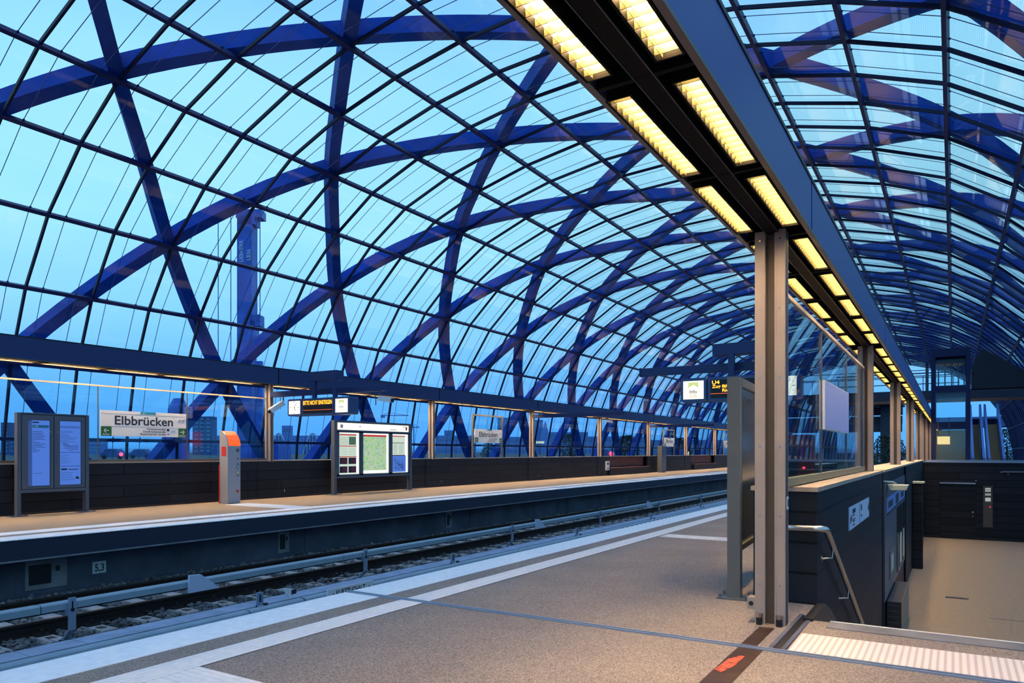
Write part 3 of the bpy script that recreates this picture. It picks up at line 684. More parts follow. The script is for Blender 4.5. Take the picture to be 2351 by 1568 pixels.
def station_sign(x, y0, y1, z0, z1, label, face='x', detail=True):
    t = thing('station_sign', label, 'sign', (x, (y0+y1)/2, z0), 'station name signs'); s_ = 1 if face == 'x' else -1
    W_, H_ = y1-y0, z1-z0
    mb = MB(); mb.box(x-.012, y0, z0, x+.012, y1, z1); mb.box(x-s_*.0125, y0+.01, z0+.01, x-s_*.015, y1-.01, z1-.01, 1); mb.build('panel', [white, signback], t)
    xx = x + s_*.012
    mb = MB(); mb.text('Elbbrücken', (xx, (y0+y1)/2-.02 if s_ > 0 else (y0+y1)/2, z0+H_*.46), H_*.50, face, 'c', sx=1.12); mb.build('lettering', ink, t)
    def strip(a, b, c, d, m, nm, e=.002):
        mb = MB(); ya, yb2 = (y0+W_*a, y0+W_*b) if s_ > 0 else (y1-W_*a, y1-W_*b); mb.box(xx, ya, z0+H_*c, xx+s_*e, yb2, z0+H_*d); return mb.build(nm, m, t)
    g1 = strip(0, .115, .01, .37, green, 'arrow_field'); g2 = strip(.90, 1, .01, .37, green, 'arrow_field')
    strip(.44, .62, .90, 1.0, teal, 'line_badge')
    strip(0, 1, .865, .872, frame_m, 'rule'); strip(.0, 1, .375, .382, frame_m, 'rule')
    if not detail: return t
    mb = MB()
    def arrow(cy, cz, r, dr):
        q = lambda a, b: (cy+dr*a*r, cz+b*r)
        mb.prism([q(-1, -.16), q(.3, -.16), q(.3, .16), q(-1, .16)], 'x', xx+s_*.002, xx+s_*.005)
        mb.prism([q(-.05, .85), q(.3, .85), q(1, 0), q(.65, 0)], 'x', xx+s_*.002, xx+s_*.005); mb.prism([q(-.05, -.85), q(.3, -.85), q(1, 0), q(.65, 0)], 'x', xx+s_*.002, xx+s_*.005)
    arrow(y0+W_*.058, z0+H_*.215, H_*.10, -1); arrow(y0+W_*.95, z0+H_*.215, H_*.10, 1); mb.build('arrow', white, t)
    mb = MB(); mb.text('Ausgang', (xx+.002, y0+W_*.058, z0+H_*.045), H_*.085, face, 'c'); mb.text('Ausgang', (xx+.002, y0+W_*.95, z0+H_*.045), H_*.085, face, 'c')
    mb.text('U4', (xx+.002, y0+W_*.475, z0+H_*.92), H_*.075, face, 'c'); mb.build('small_lettering', white, t)
    for i, s2 in enumerate(('Versmannstraße', 'Zweibrückenstraße', 'Baakenwerder Straße')): mb = MB(); mb.text(s2, (xx, y0+W_*.74, z0+H_*(.275-.105*i)), H_*.115, face, 'r', sx=1.1); mb.build('street_name', ink, t)
    mb = MB()
    mb.box(xx, y0+W_*.755, z0+H_*.24, xx+.002, y0+W_*.785, z0+H_*.34); mb.build('pictogram', ink, t); mb = MB(); mb.box(xx, y0+W_*.76, z0+H_*.10, xx+.002, y0+W_*.785, z0+H_*.13); mb.build('pictogram', ink, t)
    # no-smoking style pictograms
    for cy in (.915, .965):
        mb = MB(); mb.bar((xx+.001, y0+W_*(cy-.018), z0+H_*.62), (xx+.001, y0+W_*(cy+.012), z0+H_*.76), .004, .012, up=(1, 0, 0)); mb.bar((xx+.001, y0+W_*(cy-.015), z0+H_*.72), (xx+.001, y0+W_*(cy+.015), z0+H_*.70), .004, .012, up=(1, 0, 0)); mb.build('pictogram', ink, t)
    mb = MB(); mb.tube([(xx+.002, y0+W_*.835+.045*math.cos(a*.5), z0+H_*.22+.03*math.sin(a*.5)) for a in range(-2, 9)], .006, 6); mb.build('logo', [teal], t)
    return t
station_sign(GX+.03, 9.005, 11.132, 1.67, 2.257, 'large station sign Elbbrücken on the wind screen behind the orange-topped pillar')
station_sign(GX+.045, 23.93, 25.98, 1.68, 2.24, 'second station sign Elbbrücken in a glass frame right of the city map case')
station_sign(GX+.045, 46.3, 48.3, 1.68, 2.27, 'small distant station sign in the third bay left of the info display', detail=False)
station_sign(GX+.045, 61.1, 63.1, 1.68, 2.27, 'farthest station sign at the edge of the grey foreground board', detail=False)
station_sign(-1.175, 8.26, 10.31, 1.545, 2.07, 'bluish back of a station sign on the glass screen behind the foreground column', face='-x', detail=False)

# ------------------------------------------------------------------ far platform furniture
# notice case
nc1 = thing('notice_case', 'two-door dark notice case with bluish timetables at the left edge', 'notice board', (-16.1, 7.82, 0))
CX = -16.1
for y in (7.15, 8.49):
    mb = MB(); mb.box(CX-.06, y-.035, .0, CX+.06, y+.035, 2.10); mb.build('leg', frame_m, nc1)
    mb = MB(); mb.box(CX-.12, y-.16, 0, CX+.12, y+.16, .012); [mb.tube([(CX+a, y+b, .012), (CX+a, y+b, .03)], .012, 8) for a in (-.09, .09) for b in (-.13, .13)]; mb.build('base_plate', frame_m, nc1)
mb = MB(); mb.box(CX-.05, 7.185, .48, CX+.03, 8.455, 2.10); mb.box(CX-.055, 7.185, 2.08, CX+.06, 8.455, 2.105); mb.box(CX-.055, 7.185, .47, CX+.06, 8.455, .53); mb.build('cabinet', frame_m, nc1)
for a, b, pa, pb in ((7.20, 7.80, 7.325, 7.735), (7.82, 8.44, 7.94, 8.36)):
    mb = MB(); z0, z1 = .55, 2.06
    mb.box(CX+.03, a, z0, CX+.055, pa-.01, z1); mb.box(CX+.03, pb+.01, z0, CX+.055, b, z1); mb.box(CX+.03, pa-.01, z0, CX+.055, pb+.01, .60); mb.box(CX+.03, pa-.01, 1.965, CX+.055, pb+.01, z1)
    dd = mb.build('door', frame_m, nc1)
    mb = MB(); yy = b-.06 if a < 7.5 else a+.06; mb.box(CX+.055, yy-.012, 1.70, CX+.064, yy+.012, 1.74); mb.build('lock', yellowp, dd)
    mb = MB(); mb.box(CX+.031, pa, .61, CX+.034, pb, 1.955); mb.build('poster', paper, nc1)
mb = MB(); X_ = CX+.034
mb.box(X_, 7.41, 1.80, X_+.002, 7.72, 1.86, 1); mb.box(X_, 7.325, .61, X_+.001, 7.40, 1.955, 2)
mb.text('U4', (X_+.002, 7.45, 1.812), .055, 'x', 'l', m=3)
rr = random.Random(5)
mb.box(X_, 7.41, 1.90, X_+.002, 7.53, 1.925)
for i in range(14): mb.box(X_, 7.41, 1.72-.032*i, X_+.002, 7.41+.04+.22*rr.random(), 1.728-.032*i)
mb.box(X_, 7.41, .86, X_+.002, 7.60, .866)
for z in (1.84, 1.815, 1.29, 1.00): mb.box(X_, 7.945, z, X_+.002, 8.35, z+.008)
for i in range(10): mb.box(X_, 7.96, 1.74-.028*i, X_+.002, 7.96+.1+.25*rr.random(), 1.745-.028*i)
for i in range(9): mb.box(X_, 7.96, 1.24-.022*i, X_+.002, 7.96+.1+.12*rr.random(), 1.243-.022*i)
pts = [(8.0, 1.42), (8.08, 1.40), (8.15, 1.36), (8.22, 1.38), (8.31, 1.37)]
for dz in (0, .03, .06, -.03): mb.tube([(X_+.002, y, z+dz+.02*rr.random()) for y, z in pts], .004, 5)
mb.box(X_, 7.965, .92, X_+.002, 8.08, .955); mb.box(X_, 8.11, .925, X_+.002, 8.31, .94)
for i in range(4): mb.box(X_, 7.965, .86-.05*i, X_+.002, 8.12+.15*rr.random(), .866-.05*i)
mb.prism([(8.24, .74), (8.32, .72), (8.33, .75), (8.29, .79)], 'x', X_, X_+.002)
mb.build('print', [ink, teal, mat('print_blue', (.12, .22, .55), .6), white], nc1)

# lit map case
mc = thing('map_case', 'lit three-panel map case with green city map on the far platform', 'map board', (-16.05, 17.6, 0))
CX = -16.05
for y in (15.80, 19.36):
    mb = MB(); mb.box(CX-.07, y-.05, 0, CX+.07, y+.05, 2.27); mb.build('leg', frame_m, mc)
    mb = MB(); mb.box(CX-.14, y-.2, 0, CX+.14, y+.2, .012); mb.build('base_plate', frame_m, mc)
mb = MB(); mb.box(CX-.06, 15.85, .52, CX+.03, 19.31, 2.27); mb.box(CX-.06, 15.85, .50, CX+.075, 19.31, .56); mb.box(CX-.06, 15.85, 2.21, CX+.075, 19.31, 2.275); mb.box(CX+.03, 15.85, 1.945, CX+.07, 19.31, 1.99); mb.build('cabinet', frame_m, mc)
mb = MB(); mb.box(CX+.03, 15.92, 1.99, CX+.045, 19.26, 2.205); mb.build('lit_header', lit_w, mc)
mb = MB(); mb.tube([(CX+.045, 16.08, 2.10), (CX+.05, 16.08, 2.10)], .06, 14, 0); mb.tube([(CX+.05, 16.08, 2.10), (CX+.052, 16.08, 2.10)], .04, 14, 2); mb.box(CX+.045, 16.86, 2.09, CX+.048, 16.9, 2.13, 1); mb.box(CX+.045, 18.3, 2.03, CX+.048, 18.62, 2.05, 1); mb.prism([(19.08, 2.14), (19.2, 2.14), (19.16, 2.03), (19.12, 2.03)], 'x', CX+.045, CX+.048, 0); mb.box(CX+.045, 18.95, 2.15, CX+.048, 19.2, 2.17, 1); mb.build('header_emblem', [red, ink, white], mc)
for a, b in ((15.87, 16.90), (16.92, 18.30), (18.32, 19.29)):
    mb = MB(); mb.box(CX+.03, a, .57, CX+.055, a+.10, 1.94); mb.box(CX+.03, b-.06, .57, CX+.055, b, 1.94); mb.box(CX+.03, a, .57, CX+.055, b, .615); mb.box(CX+.03, a, 1.905, CX+.055, b, 1.94); mb.build('door', frame_m, mc)
    mb = MB(); mb.box(CX+.03, a+.1, .615, CX+.034, b-.06, 1.905); mb.build('lit_backing', lit_c, mc)
X_ = CX+.034
mb = MB(); mb.box(X_, 15.99, .63, X_+.003, 16.73, 1.88); mb.build('poster', lit_w2, mc)
mb = MB(); mb.box(X_, 17.04, .71, X_+.003, 18.13, 1.84); mb.build('city_map', city_map, mc)
mb = MB(); mb.box(X_, 18.43, 1.20, X_+.003, 19.09, 1.87); mb.box(X_, 18.43, .63, X_+.003, 19.12, 1.18, 1); mb.build('poster', [lit_w2, paper], mc)
mb = MB(); X2 = X_+.003; RR = emis('poster_red', (.75, .03, .04), .7)
mb.box(X2, 15.99, 1.82, X2+.003, 16.73, 1.855); mb.box(X2, 15.99, 1.475, X2+.003, 16.73, 1.50); mb.box(X2, 15.99, 1.145, X2+.003, 16.73, 1.17)
mb.box(X_, 17.04, 1.80, X2+.003, 18.13, 1.86); mb.box(X2, 18.43, 1.82, X2+.003, 19.09, 1.85); mb.box(X2, 18.43, 1.60, X2+.003, 19.03, 1.62, 1); mb.box(X2, 18.43, 1.18, X2+.003, 19.09, 1.205, 1)
mb.build('red_banner', [RR, maroon], mc)
PO = mat('print_olive', (.35, .45, .2), .6); PG = mat('print_grey', (.2, .28, .28), .6)
for y in (16.0, 16.38):
    for z in (.66, .93):
        mb = MB(); mb.box(X2, y, z, X2+.003, y+.33, z+.20, 0); mb.box(X2+.003, y+.12, z+.02, X2+.005, y+.32, z+.18, 1); mb.build('leaflet_photo', [ink, maroon], mc)
mb = MB(); mb.box(X2, 16.40, 1.53, X2+.003, 16.70, 1.78); mb.build('small_map', PO, mc)
mb = MB()
for i in range(5): mb.box(X2, 16.0, 1.74-.05*i, X2+.002, 16.35, 1.748-.05*i); mb.box(X2, 16.02, 1.42-.05*i, X2+.002, 16.32, 1.425-.05*i); mb.box(X2, 16.38, 1.42-.05*i, X2+.002, 16.68, 1.425-.05*i)
mb.build('text_lines', PG, mc)
mb = MB()
for i in range(12): mb.box(X2, 18.48, 1.55-.028*i, X2+.002, 18.68, 1.556-.028*i); mb.box(X2, 18.76, 1.55-.028*i, X2+.002, 19.0, 1.556-.028*i)
mb.build('text_lines', PG, mc)
mb = MB()
for i in range(7): mb.tube([(X2+.002, 18.5+.55*rr.random(), .70+.4*rr.random()) for _ in range(4)], .004, 5, 0)
mb.build('route_lines', ink, mc)

# SOS pillar
sp_ = thing('emergency_pillar', 'silver emergency call pillar with glowing orange top on the far platform', 'call pillar', (-15.7, 11.87, 0))
PXs = -15.7
mb = MB(); mb.box(-15.86, 11.70, 0, -15.56, 12.06, 1.46); mb.build('body', sosgrey, sp_, bevel=.012)
mb = MB(); pl = [(-15.86, 1.46), (-15.56, 1.46), (-15.56, 1.50), (-15.60, 1.62), (-15.67, 1.73), (-15.76, 1.81), (-15.86, 1.84)]
mb.prism(pl, 'y', 11.70, 12.06); mb.build('lit_cap', orange_e, sp_)
mb = MB(); mb.prism([(-15.87, 1.40), (-15.55, 1.40), (-15.55, 1.47), (-15.59, 1.63), (-15.66, 1.745), (-15.76, 1.825), (-15.87, 1.85)], 'y', 11.67, 11.70); mb.box(-15.87, 11.67, 0, -15.55, 11.70, 1.40); mb.build('side_cheek', sosgrey, sp_)
mb = MB(); mb.box(-15.89, 11.66, 0, -15.855, 12.07, .98); mb.build('back_strip', red, sp_)
mb = MB(); mb.box(-15.79, 11.664, 1.20, -15.62, 11.671, 1.44); mb.build('red_badge', red, sp_)
mb = MB(); xf = -15.56
mb.tube([(xf, 11.97, 1.35), (xf+.008, 11.97, 1.35)], .045, 16, 3); mb.tube([(xf, 11.97, 1.13), (xf+.006, 11.97, 1.13)], .018, 12, 1)
mb.tube([(xf, 11.97, .92), (xf+.012, 11.97, .92)], .04, 16, 2); mb.tube([(xf, 11.97, .78), (xf+.012, 11.97, .78)], .04, 16, 4); mb.box(xf, 11.93, .99, xf+.003, 12.02, 1.005, 1); mb.box(xf, 11.93, .69, xf+.003, 12.02, .705, 1)
mb.tube([(xf+.012, 11.97, .92), (xf+.016, 11.97, .92)], .022, 12, 5); mb.tube([(xf+.012, 11.97, .78), (xf+.016, 11.97, .78)], .022, 12, 5)
mb.build('button_panel', [sosgrey, ink, mat('green_ring', (.02, .14, .05), .4), frame_m, mat('amber_ring', (.4, .2, .03), .4), white], sp_)
mb = MB(); mb.box(xf, 11.93, .27, xf+.003, 12.0, .34); mb.build('red_emblem', red, sp_)

# benches, bin box, grey pillar
for i, (a, b) in enumerate(((36.9, 42.85), (52.1, 57.8))):
    t = thing('bench', ('red-brown slatted bench recessed in the far parapet, nearer one', 'red-brown slatted bench recessed in the far parapet, farther one')[i], 'bench', (PX, (a+b)/2, 0), 'benches in the far parapet')
    mb = MB()
    for j in range(7): mb.box(PX-.24, a+.05, .50+.075*j, PX-.20, b-.05, .56+.075*j)
    mb.build('backrest', wood, t)
    mb = MB()
    for j in range(5): mb.box(PX-.20+.085*j, a+.05, .40, PX-.13+.085*j, b-.05, .44)
    mb.build('seat', wood, t)
    mb = MB(); mb.box(PX-.235, a+.05, 0, PX+.15, b-.05, .40); mb.build('base', clad, t)
bx = thing('call_box', 'small white box on the parapet end left of the nearer bench', 'box', (PX, 36.75, .3))
mb = MB(); mb.box(PX, 36.55, .30, PX+.1, 36.95, .80); mb.build('casing', white, bx); mb = MB(); mb.box(PX+.1, 36.62, .60, PX+.105, 36.85, .72); mb.box(PX+.1, 36.62, .36, PX+.105, 36.85, .42); mb.build('slot', black, bx)
gp = thing('ticket_validator', 'tall plain grey slab pillar between the two benches', 'pillar', (-15.95, 45.0, 0))
mb = MB(); mb.box(-16.1, 44.0, 0, -15.8, 44.8, 1.70); mb.build('body', frame_l, gp, bevel=.01); mb = MB(); mb.box(-15.8, 44.1, 1.0, -15.795, 44.7, 1.6); mb.build('front_panel', frame_m, gp)

# ------------------------------------------------------------------ hanging displays on cantilever arms
def arm(x0, x1, y, z0, z1, label):
    t = thing('cantilever_arm', label, 'support arm', (x0, y, z0), 'cantilever arms')
    mb = MB(); mb.box(x0, y-.06, z0, x1, y+.06, z1); mb.build('beam', fascia, t, bevel=.004)
    mb = MB(); mb.box(x1-.02*(1 if x1 > x0 else -1), y-.07, z0-.01, x1+.005*(1 if x1 > x0 else -1), y+.07, z1+.01); mb.build('end_cap', fascia, t)
    return t
def display(x0, x1, y, z0, z1, order, label, texts, hood=None, fs=1.0):
    # faces -Y (towards the camera) and +Y alike
    t = thing('hanging_display', label, 'display', ((x0+x1)/2, y, z0), 'hanging displays')
    W_ = x1-x0; H_ = z1-z0; d = .17
    parts = {'clock': .24, 'led': .52, 'info': .24}; x = x0
    for p in order:
        w = W_*parts[p]; a, b = x+.01, x+w-.01
        mb = MB(); e = .035
        pl = [(a+e, z0), (b-e, z0), (b, z0+e), (b, z1-e), (b-e, z1), (a+e, z1), (a, z1-e), (a, z0+e)]
        mb.prism(pl, 'y', y-d, y+d); pn = {'led': 'departure', 'clock': 'clock', 'info': 'info'}[p]; cs = mb.build(pn+'_casing', mat('display_casing', (.045, .08, .20), .35) if 'display_casing' not in MATS else MATS['display_casing'], t)
        for s_ in (-1, 1):
            yf = y + s_*d; q = s_*.004; m_ = .05
            mb = MB()
            if p == 'led':
                mb.box(a+m_, yf, z0+m_, b-m_, yf+q, z1-m_); sc = mb.build('screen', black, t)
                if s_ < 0:
                    mb = MB(); [mb.text(s2, (a+m_+ox*(b-a-2*m_), yf-.004, z0+m_+oz*(H_-2*m_)), sz, 'y', al, sx=sxx) for s2, ox, oz, sz, al, sxx in texts]
                    mb.build('departure_text', led_e, t)
                    mb = MB(); mb.box(a+m_, yf-.004, z0+m_+.24*(H_-2*m_), b-m_, yf-.006, z0+m_+.26*(H_-2*m_)); mb.build('departure_rule', ledred_e, t)
            elif p == 'clock':
                mb.box(a+m_, yf, z0+m_, b-m_, yf+q, z1-m_); mb.build('dial', lit_w, t)
                cx, cz, r = (a+b)/2, (z0+z1)/2, min(b-a, H_)/2-m_
                mb = MB()
                for h in range(12):
                    an = h*math.pi/6; r0 = r*(.74 if h % 3 == 0 else .84)
                    mb.bar((cx+r0*math.sin(an), yf+q*1.5, cz+r0*math.cos(an)), (cx+r*.97*math.sin(an), yf+q*1.5, cz+r*.97*math.cos(an)), r*(.09 if h % 3 == 0 else .05), .003, up=(0, 1, 0))
                mb.build('hour_marks', ink, t)
                mb = MB(); f_ = -s_
                for an, L, wd in ((math.radians(38)*f_, .86, .07), (math.radians(155)*f_, .55, .09)):
                    mb.bar((cx-.15*r*math.sin(an), yf+q*2, cz-.15*r*math.cos(an)), (cx+L*r*math.sin(an), yf+q*2, cz+L*r*math.cos(an)), r*wd, .003, up=(0, 1, 0))
                mb.build('clock_hands', ink, t)
            else:
                mb.box(a+m_, yf, z0+m_, b-m_, yf+q, z1-m_); mb.build('lit_panel', lit_w, t)
                if s_ < 0:
                    mb = MB(); mb.text('Info', ((a+b)/2, yf-.004, z0+H_*.36), H_*.21*fs, 'y', 'c'); mb.build('info_lettering', mat('info_grey', (.10, .09, .10), .6), t)
                    mb = MB(); mb.text('SOS', ((a+b)/2, yf-.004, z0+H_*.19), H_*.17*fs, 'y', 'c'); mb.build('sos_lettering', emis('sos_gold', (.75, .52, .16), .8), t)
                    mb = MB(); cx = (a+b)/2; mb.prism([(cx-.09, z0+H_*.58), (cx, z0+H_*.72), (cx+.09, z0+H_*.58), (cx+.09, z0+H_*.82), (cx-.09, z0+H_*.82)], 'y', yf-.006, yf-.004); mb.build('pictogram', emis('pale_green', (.70, .85, .30), .9), t)
        x += w
    if hood:
        hx0, hx1, hz0, hz1, hang = hood
        mb = MB(); mb.box(hx0, y-.14, hz0, hx1, y+.14, hz1); mb.build('hood_box', fascia, t)
        for hx in hang: mb = MB(); mb.box(hx-.05, y-.16, z1-.01, hx+.05, y-.075, hz0+.01); mb.build('hanger', fascia, t)
    return t
arm(-16.40, -12.05, 13.72, 2.84, 2.99, 'dark blue cantilever arm on the first far column carrying the clock display')
display(-15.33, -13.05, 13.55, 2.27, 2.72, ['clock', 'led', 'info'], 'hanging clock and departure display over the far platform', [('BITTE NICHT EINSTEIGEN', .5, .66, .15, 'c', .62)], hood=(-14.6, -13.55, 3.17, 3.42, (-14.35, -13.6)))
arm(-1.30, -4.93, 12.6, 2.70, 2.84, 'dark blue cantilever arm from the second near column carrying the info display')
display(-4.08, -2.09, 12.45, 2.17, 2.585, ['info', 'led', 'clock'], 'hanging info and departure display with clock behind the grey foreground board',
        [('U4', .03, .77, .085, 'l', 1.3), ('Zug fährt', .03, .56, .075, 'l', 1.2), ('Richtung', .22, .34, .075, 'l', 1.2), ('4 I', .92, .77, .085, 'r', 1.2)], hood=(-3.52, -2.2, 2.96, 3.15, (-3.2, -2.5)), fs=1.0)
arm(-16.40, -11.9, 28.56, 2.86, 3.02, 'lamp-lit cantilever arm on the third far column')
arm(-16.40, -12.3, 43.43, 2.86, 3.02, 'cantilever arm on the fifth far column beside the hidden display')
def cctv(x, y, z, dx, dy, label):
    t = thing('security_camera', label, 'camera', (x, y, z), 'security cameras')
    mb = MB(); mb.bar((x, y, z-.18), (x+dx*.42, y+dy*.42, z-.42 if abs(dy) > .5 else z-.24), .14, .13); mb.build('housing', white, t)
    mb = MB(); mb.tube([(x+dx*.42, y+dy*.42, z-.42 if abs(dy) > .5 else z-.24), (x+dx*.46, y+dy*.46, z-.45 if abs(dy) > .5 else z-.245)], .05, 10); mb.build('lens', black, t)
    mb = MB(); mb.tube([(x, y, z), (x, y, z-.16)], .02, 8); mb.tube([(x-.12, y, z), (x-.12, y, z-.35)], .012, 8); mb.build('mount', frame_m, t)
cctv(-15.75, 13.6, 2.84, -.2, -.9, 'white security camera pointing down left of the far clock display')
cctv(-12.35, 13.72, 2.84, .9, .1, 'white security camera under the tip of the first far arm')
cctv(-16.1, 36.0, 3.19, .9, .2, 'security camera hanging beside the fourth far column')
cctv(-3.9, 27.0, 3.0, .5, -.8, 'dark security camera seen through the glass screen below the clock')

# ------------------------------------------------------------------ near board (seen from its end)
nb = thing('poster_board', 'tall grey board on a post seen end-on left of the foreground column', 'notice board', (-1.66, 6.5, 0), rz=math.radians(4))
mb = MB(); mb.box(-.055, -.05, 0, .055, .05, 1.965); mb.box(.045, .05, 0, .056, .06, 1.96, 1); mb.build('leg', [frame_l, black], nb, local=True)
mb = MB(); mb.box(-.055, 1.55, 0, .055, 1.65, 1.965); mb.build('leg', frame_l, nb, local=True)
mb = MB(); mb.box(-.135, -.11, 0, .135, .12, .012); [mb.tube([(a, b, .012), (a, b, .04)], .011, 8) for a in (-.11, .11) for b in (-.08, .09)]; mb.build('base_plate', frame_l, nb, local=True)
for za, zb in ((1.89, 1.965), (.42, .47)): mb = MB(); mb.box(-.055, .05, za, .055, 1.55, zb); mb.build('frame_rail', frame_l, nb, local=True)
mb = MB(); mb.box(-.04, .05, .47, .03, 1.55, 1.89); mb.build('panel', panel_dk, nb, local=True)

# ------------------------------------------------------------------ stairwell wall fittings
ws = thing('direction_sign', 'bluish white direction sign on the stairwell wall', 'sign', (WX, 9.8, .42))
mb = MB(); mb.box(WX, 8.72, .43, WX+.012, 10.87, .685); mb.build('panel', mat('sign_bluewhite', (.62, .70, .90), .5), ws)
mb = MB(); X_ = WX+.012
for y in (8.98, 9.08, 9.18): mb.box(X_, y, .60, X_+.002, y+.08, .65); mb.box(X_, y, .52, X_+.002, y+.05, .54)
for z in (.57, .50, .46): mb.box(X_, 9.0, z, X_+.002, 9.2, z+.015)
mb.box(X_, 9.85, .575, X_+.002, 9.95, .65); mb.box(X_, 9.85, .50, X_+.002, 9.95, .525); mb.box(X_, 9.70, .44, X_+.002, 9.72, .675)
mb.prism([(8.78, .50), (8.90, .54), (8.90, .60), (8.78, .56)], 'x', X_, X_+.003); mb.prism([(10.68, .56), (10.82, .50), (10.82, .62)], 'x', X_, X_+.003)
mb.build('print', ink, ws)
tm = thing('ticket_machine', 'tall dark ticket machine recessed in the stairwell wall under a lamp', 'ticket machine', (WX, 16.6, LZ))
mb = MB(); mb.box(WX-.13, 13.66, -1.25, WX+.005, 19.5, .75); mb.build('cabinet', frame_m, tm)
mb = MB(); mb.box(WX+.005, 14.0, .22, WX+.012, 19.4, .50); mb.build('sign_band', mat('band_blue', (.16, .26, .62), .5), tm)
mb = MB(); mb.box(WX+.012, 14.3, .30, WX+.014, 15.4, .42); mb.box(WX+.012, 16.2, .26, WX+.014, 17.1, .46); mb.box(WX+.012, 17.9, .30, WX+.014, 18.8, .42); mb.box(WX+.012, 14.0, .20, WX+.015, 19.4, .24); mb.build('print', ink, tm)
for a, b in ((16.6, 17.3), (17.45, 18.3), (18.5, 19.3)):
    mb = MB(); mb.box(WX+.005, a, -1.15, WX+.012, b, .16); mb.box(WX+.012, a+.2, -1.1, WX+.014, b-.2, -.45, 1); mb.build('glass_door', [panel_dk, cream], tm)
mb = MB(); mb.box(WX+.005, 14.6, -1.0, WX+.02, 15.7, -.50); mb.box(WX+.02, 14.9, -.9, WX+.024, 15.4, -.6, 1); mb.build('console', [frame_l, cream], tm)
mb = MB(); mb.tube([(WX+.05, 16.2, -.3), (WX+.05, 16.2, -1.1)], .02, 8); mb.build('grip', steel_s, tm)
pb = thing('perforated_box', 'dark perforated box at the foot of the stairwell wall', 'box', (WX, 15, LZ))
mb = MB(); mb.box(WX+.001, 14.1, LZ, WX+.22, 16.4, -1.30); mb.build('casing', mat('box_dark', (.02, .025, .035), .5), pb)
mb = MB(); mb.box(WX+.22, 14.1, LZ, WX+.23, 16.4, -1.30); mb.build('side_sheet', mat('box_tan', (.22, .18, .13), .6), pb)
mb = MB()
for i in range(6):
    for j in range(5): mb.tube([(WX+.03+.035*j, 14.1, -1.36-.1*i), (WX+.03+.035*j, 14.097, -1.36-.1*i)], .006, 6)
mb.build('hole_row', brk_m, pb)
wlmp = thing('wall_lamp', 'white wedge-shaped lamp jutting from the stairwell wall', 'lamp', (WX, 16, .72))
mb = MB(); mb.prism([(WX+.02, .74), (WX+.34, .74), (WX+.30, .64), (WX+.06, .64)], 'y', 13.95, 14.2); mb.build('housing', cream, wlmp, bevel=.01)
mb = MB(); mb.tube([(WX-.03, 13.7, .80), (WX+.10, 14.0, .79), (WX+.15, 14.05, .75)], .015, 8); mb.build('arm', steel_s, wlmp)
bp = thing('bollard_post', 'dark square post with a pale cap in the far corner of the stairwell', 'post', (WX+.08, 23.5, LZ))
mb = MB(); mb.box(WX+.01, 23.2, LZ, WX+.26, 23.6, .42); mb.build('shaft', clad, bp); mb = MB(); mb.box(WX+.01, 23.15, .42, WX+.30, 23.65, .47); mb.build('cap', cream, bp)
cp = thing('door_intercom', 'narrow olive door intercom with WC sign right of the dark door', 'intercom', (1.1, WY, -1.5))
mb = MB(); mb.box(.955, WY-.03, -1.49, 1.25, WY-.002, .04); mb.build('plate', mat('panel_olive', (.07, .065, .05), .4), cp)
mb = MB(); mb.box(1.02, WY-.034, -.17, 1.19, WY-.03, -.03); mb.box(1.02, WY-.034, -.31, 1.19, WY-.03, -.235); mb.box(1.02, WY-.034, -.53, 1.19, WY-.03, -.39); mb.build('notice', emis('panel_white', (.8, .85, .8), .45), cp)
mb = MB(); mb.text('WC', (1.105, WY-.034, -.135), .10, 'y', 'c', sx=.9); mb.box(1.05, WY-.037, -.295, 1.08, WY-.034, -.25); mb.box(1.12, WY-.037, -.295, 1.15, WY-.034, -.25); mb.build('lettering', ink, cp)
mb = MB(); mb.tube([(1.17, WY-.03, -.73), (1.17, WY-.045, -.73)], .025, 10); mb.build('button', emis('button_red', (1, .03, .08), 1.5), cp)
sh = thing('wall_handrail', 'dark handrail on the stairwell end wall at the right edge', 'handrail', (2.2, WY, .5))
mb = MB(); mb.tube([(1.50, WY-.08, .545), (1.54, WY-.10, .57), (5.3, WY-.10, .57)], .035, 8); mb.box(1.7, WY-.1, .45, 1.74, WY, .56); mb.box(3.5, WY-.1, .45, 3.54, WY, .56); mb.build('rail', frame_m, sh)
vm = thing('vending_machine', 'dark red vending machine seen through the glass screen', 'vending machine', (-3.6, 20, 0))
mb = MB(); mb.box(-4.0, 19.6, 0, -3.1, 20.4, 1.75); mb.build('cabinet', darkred, vm, bevel=.02); mb = MB(); mb.box(-3.9, 19.59, .7, -3.4, 19.6, 1.6); mb.build('window', panel_dk, vm); mb = MB(); mb.tube([(-3.25, 19.6, .9), (-3.25, 19.58, .9)], .03, 8); mb.build('light', red_e, vm)

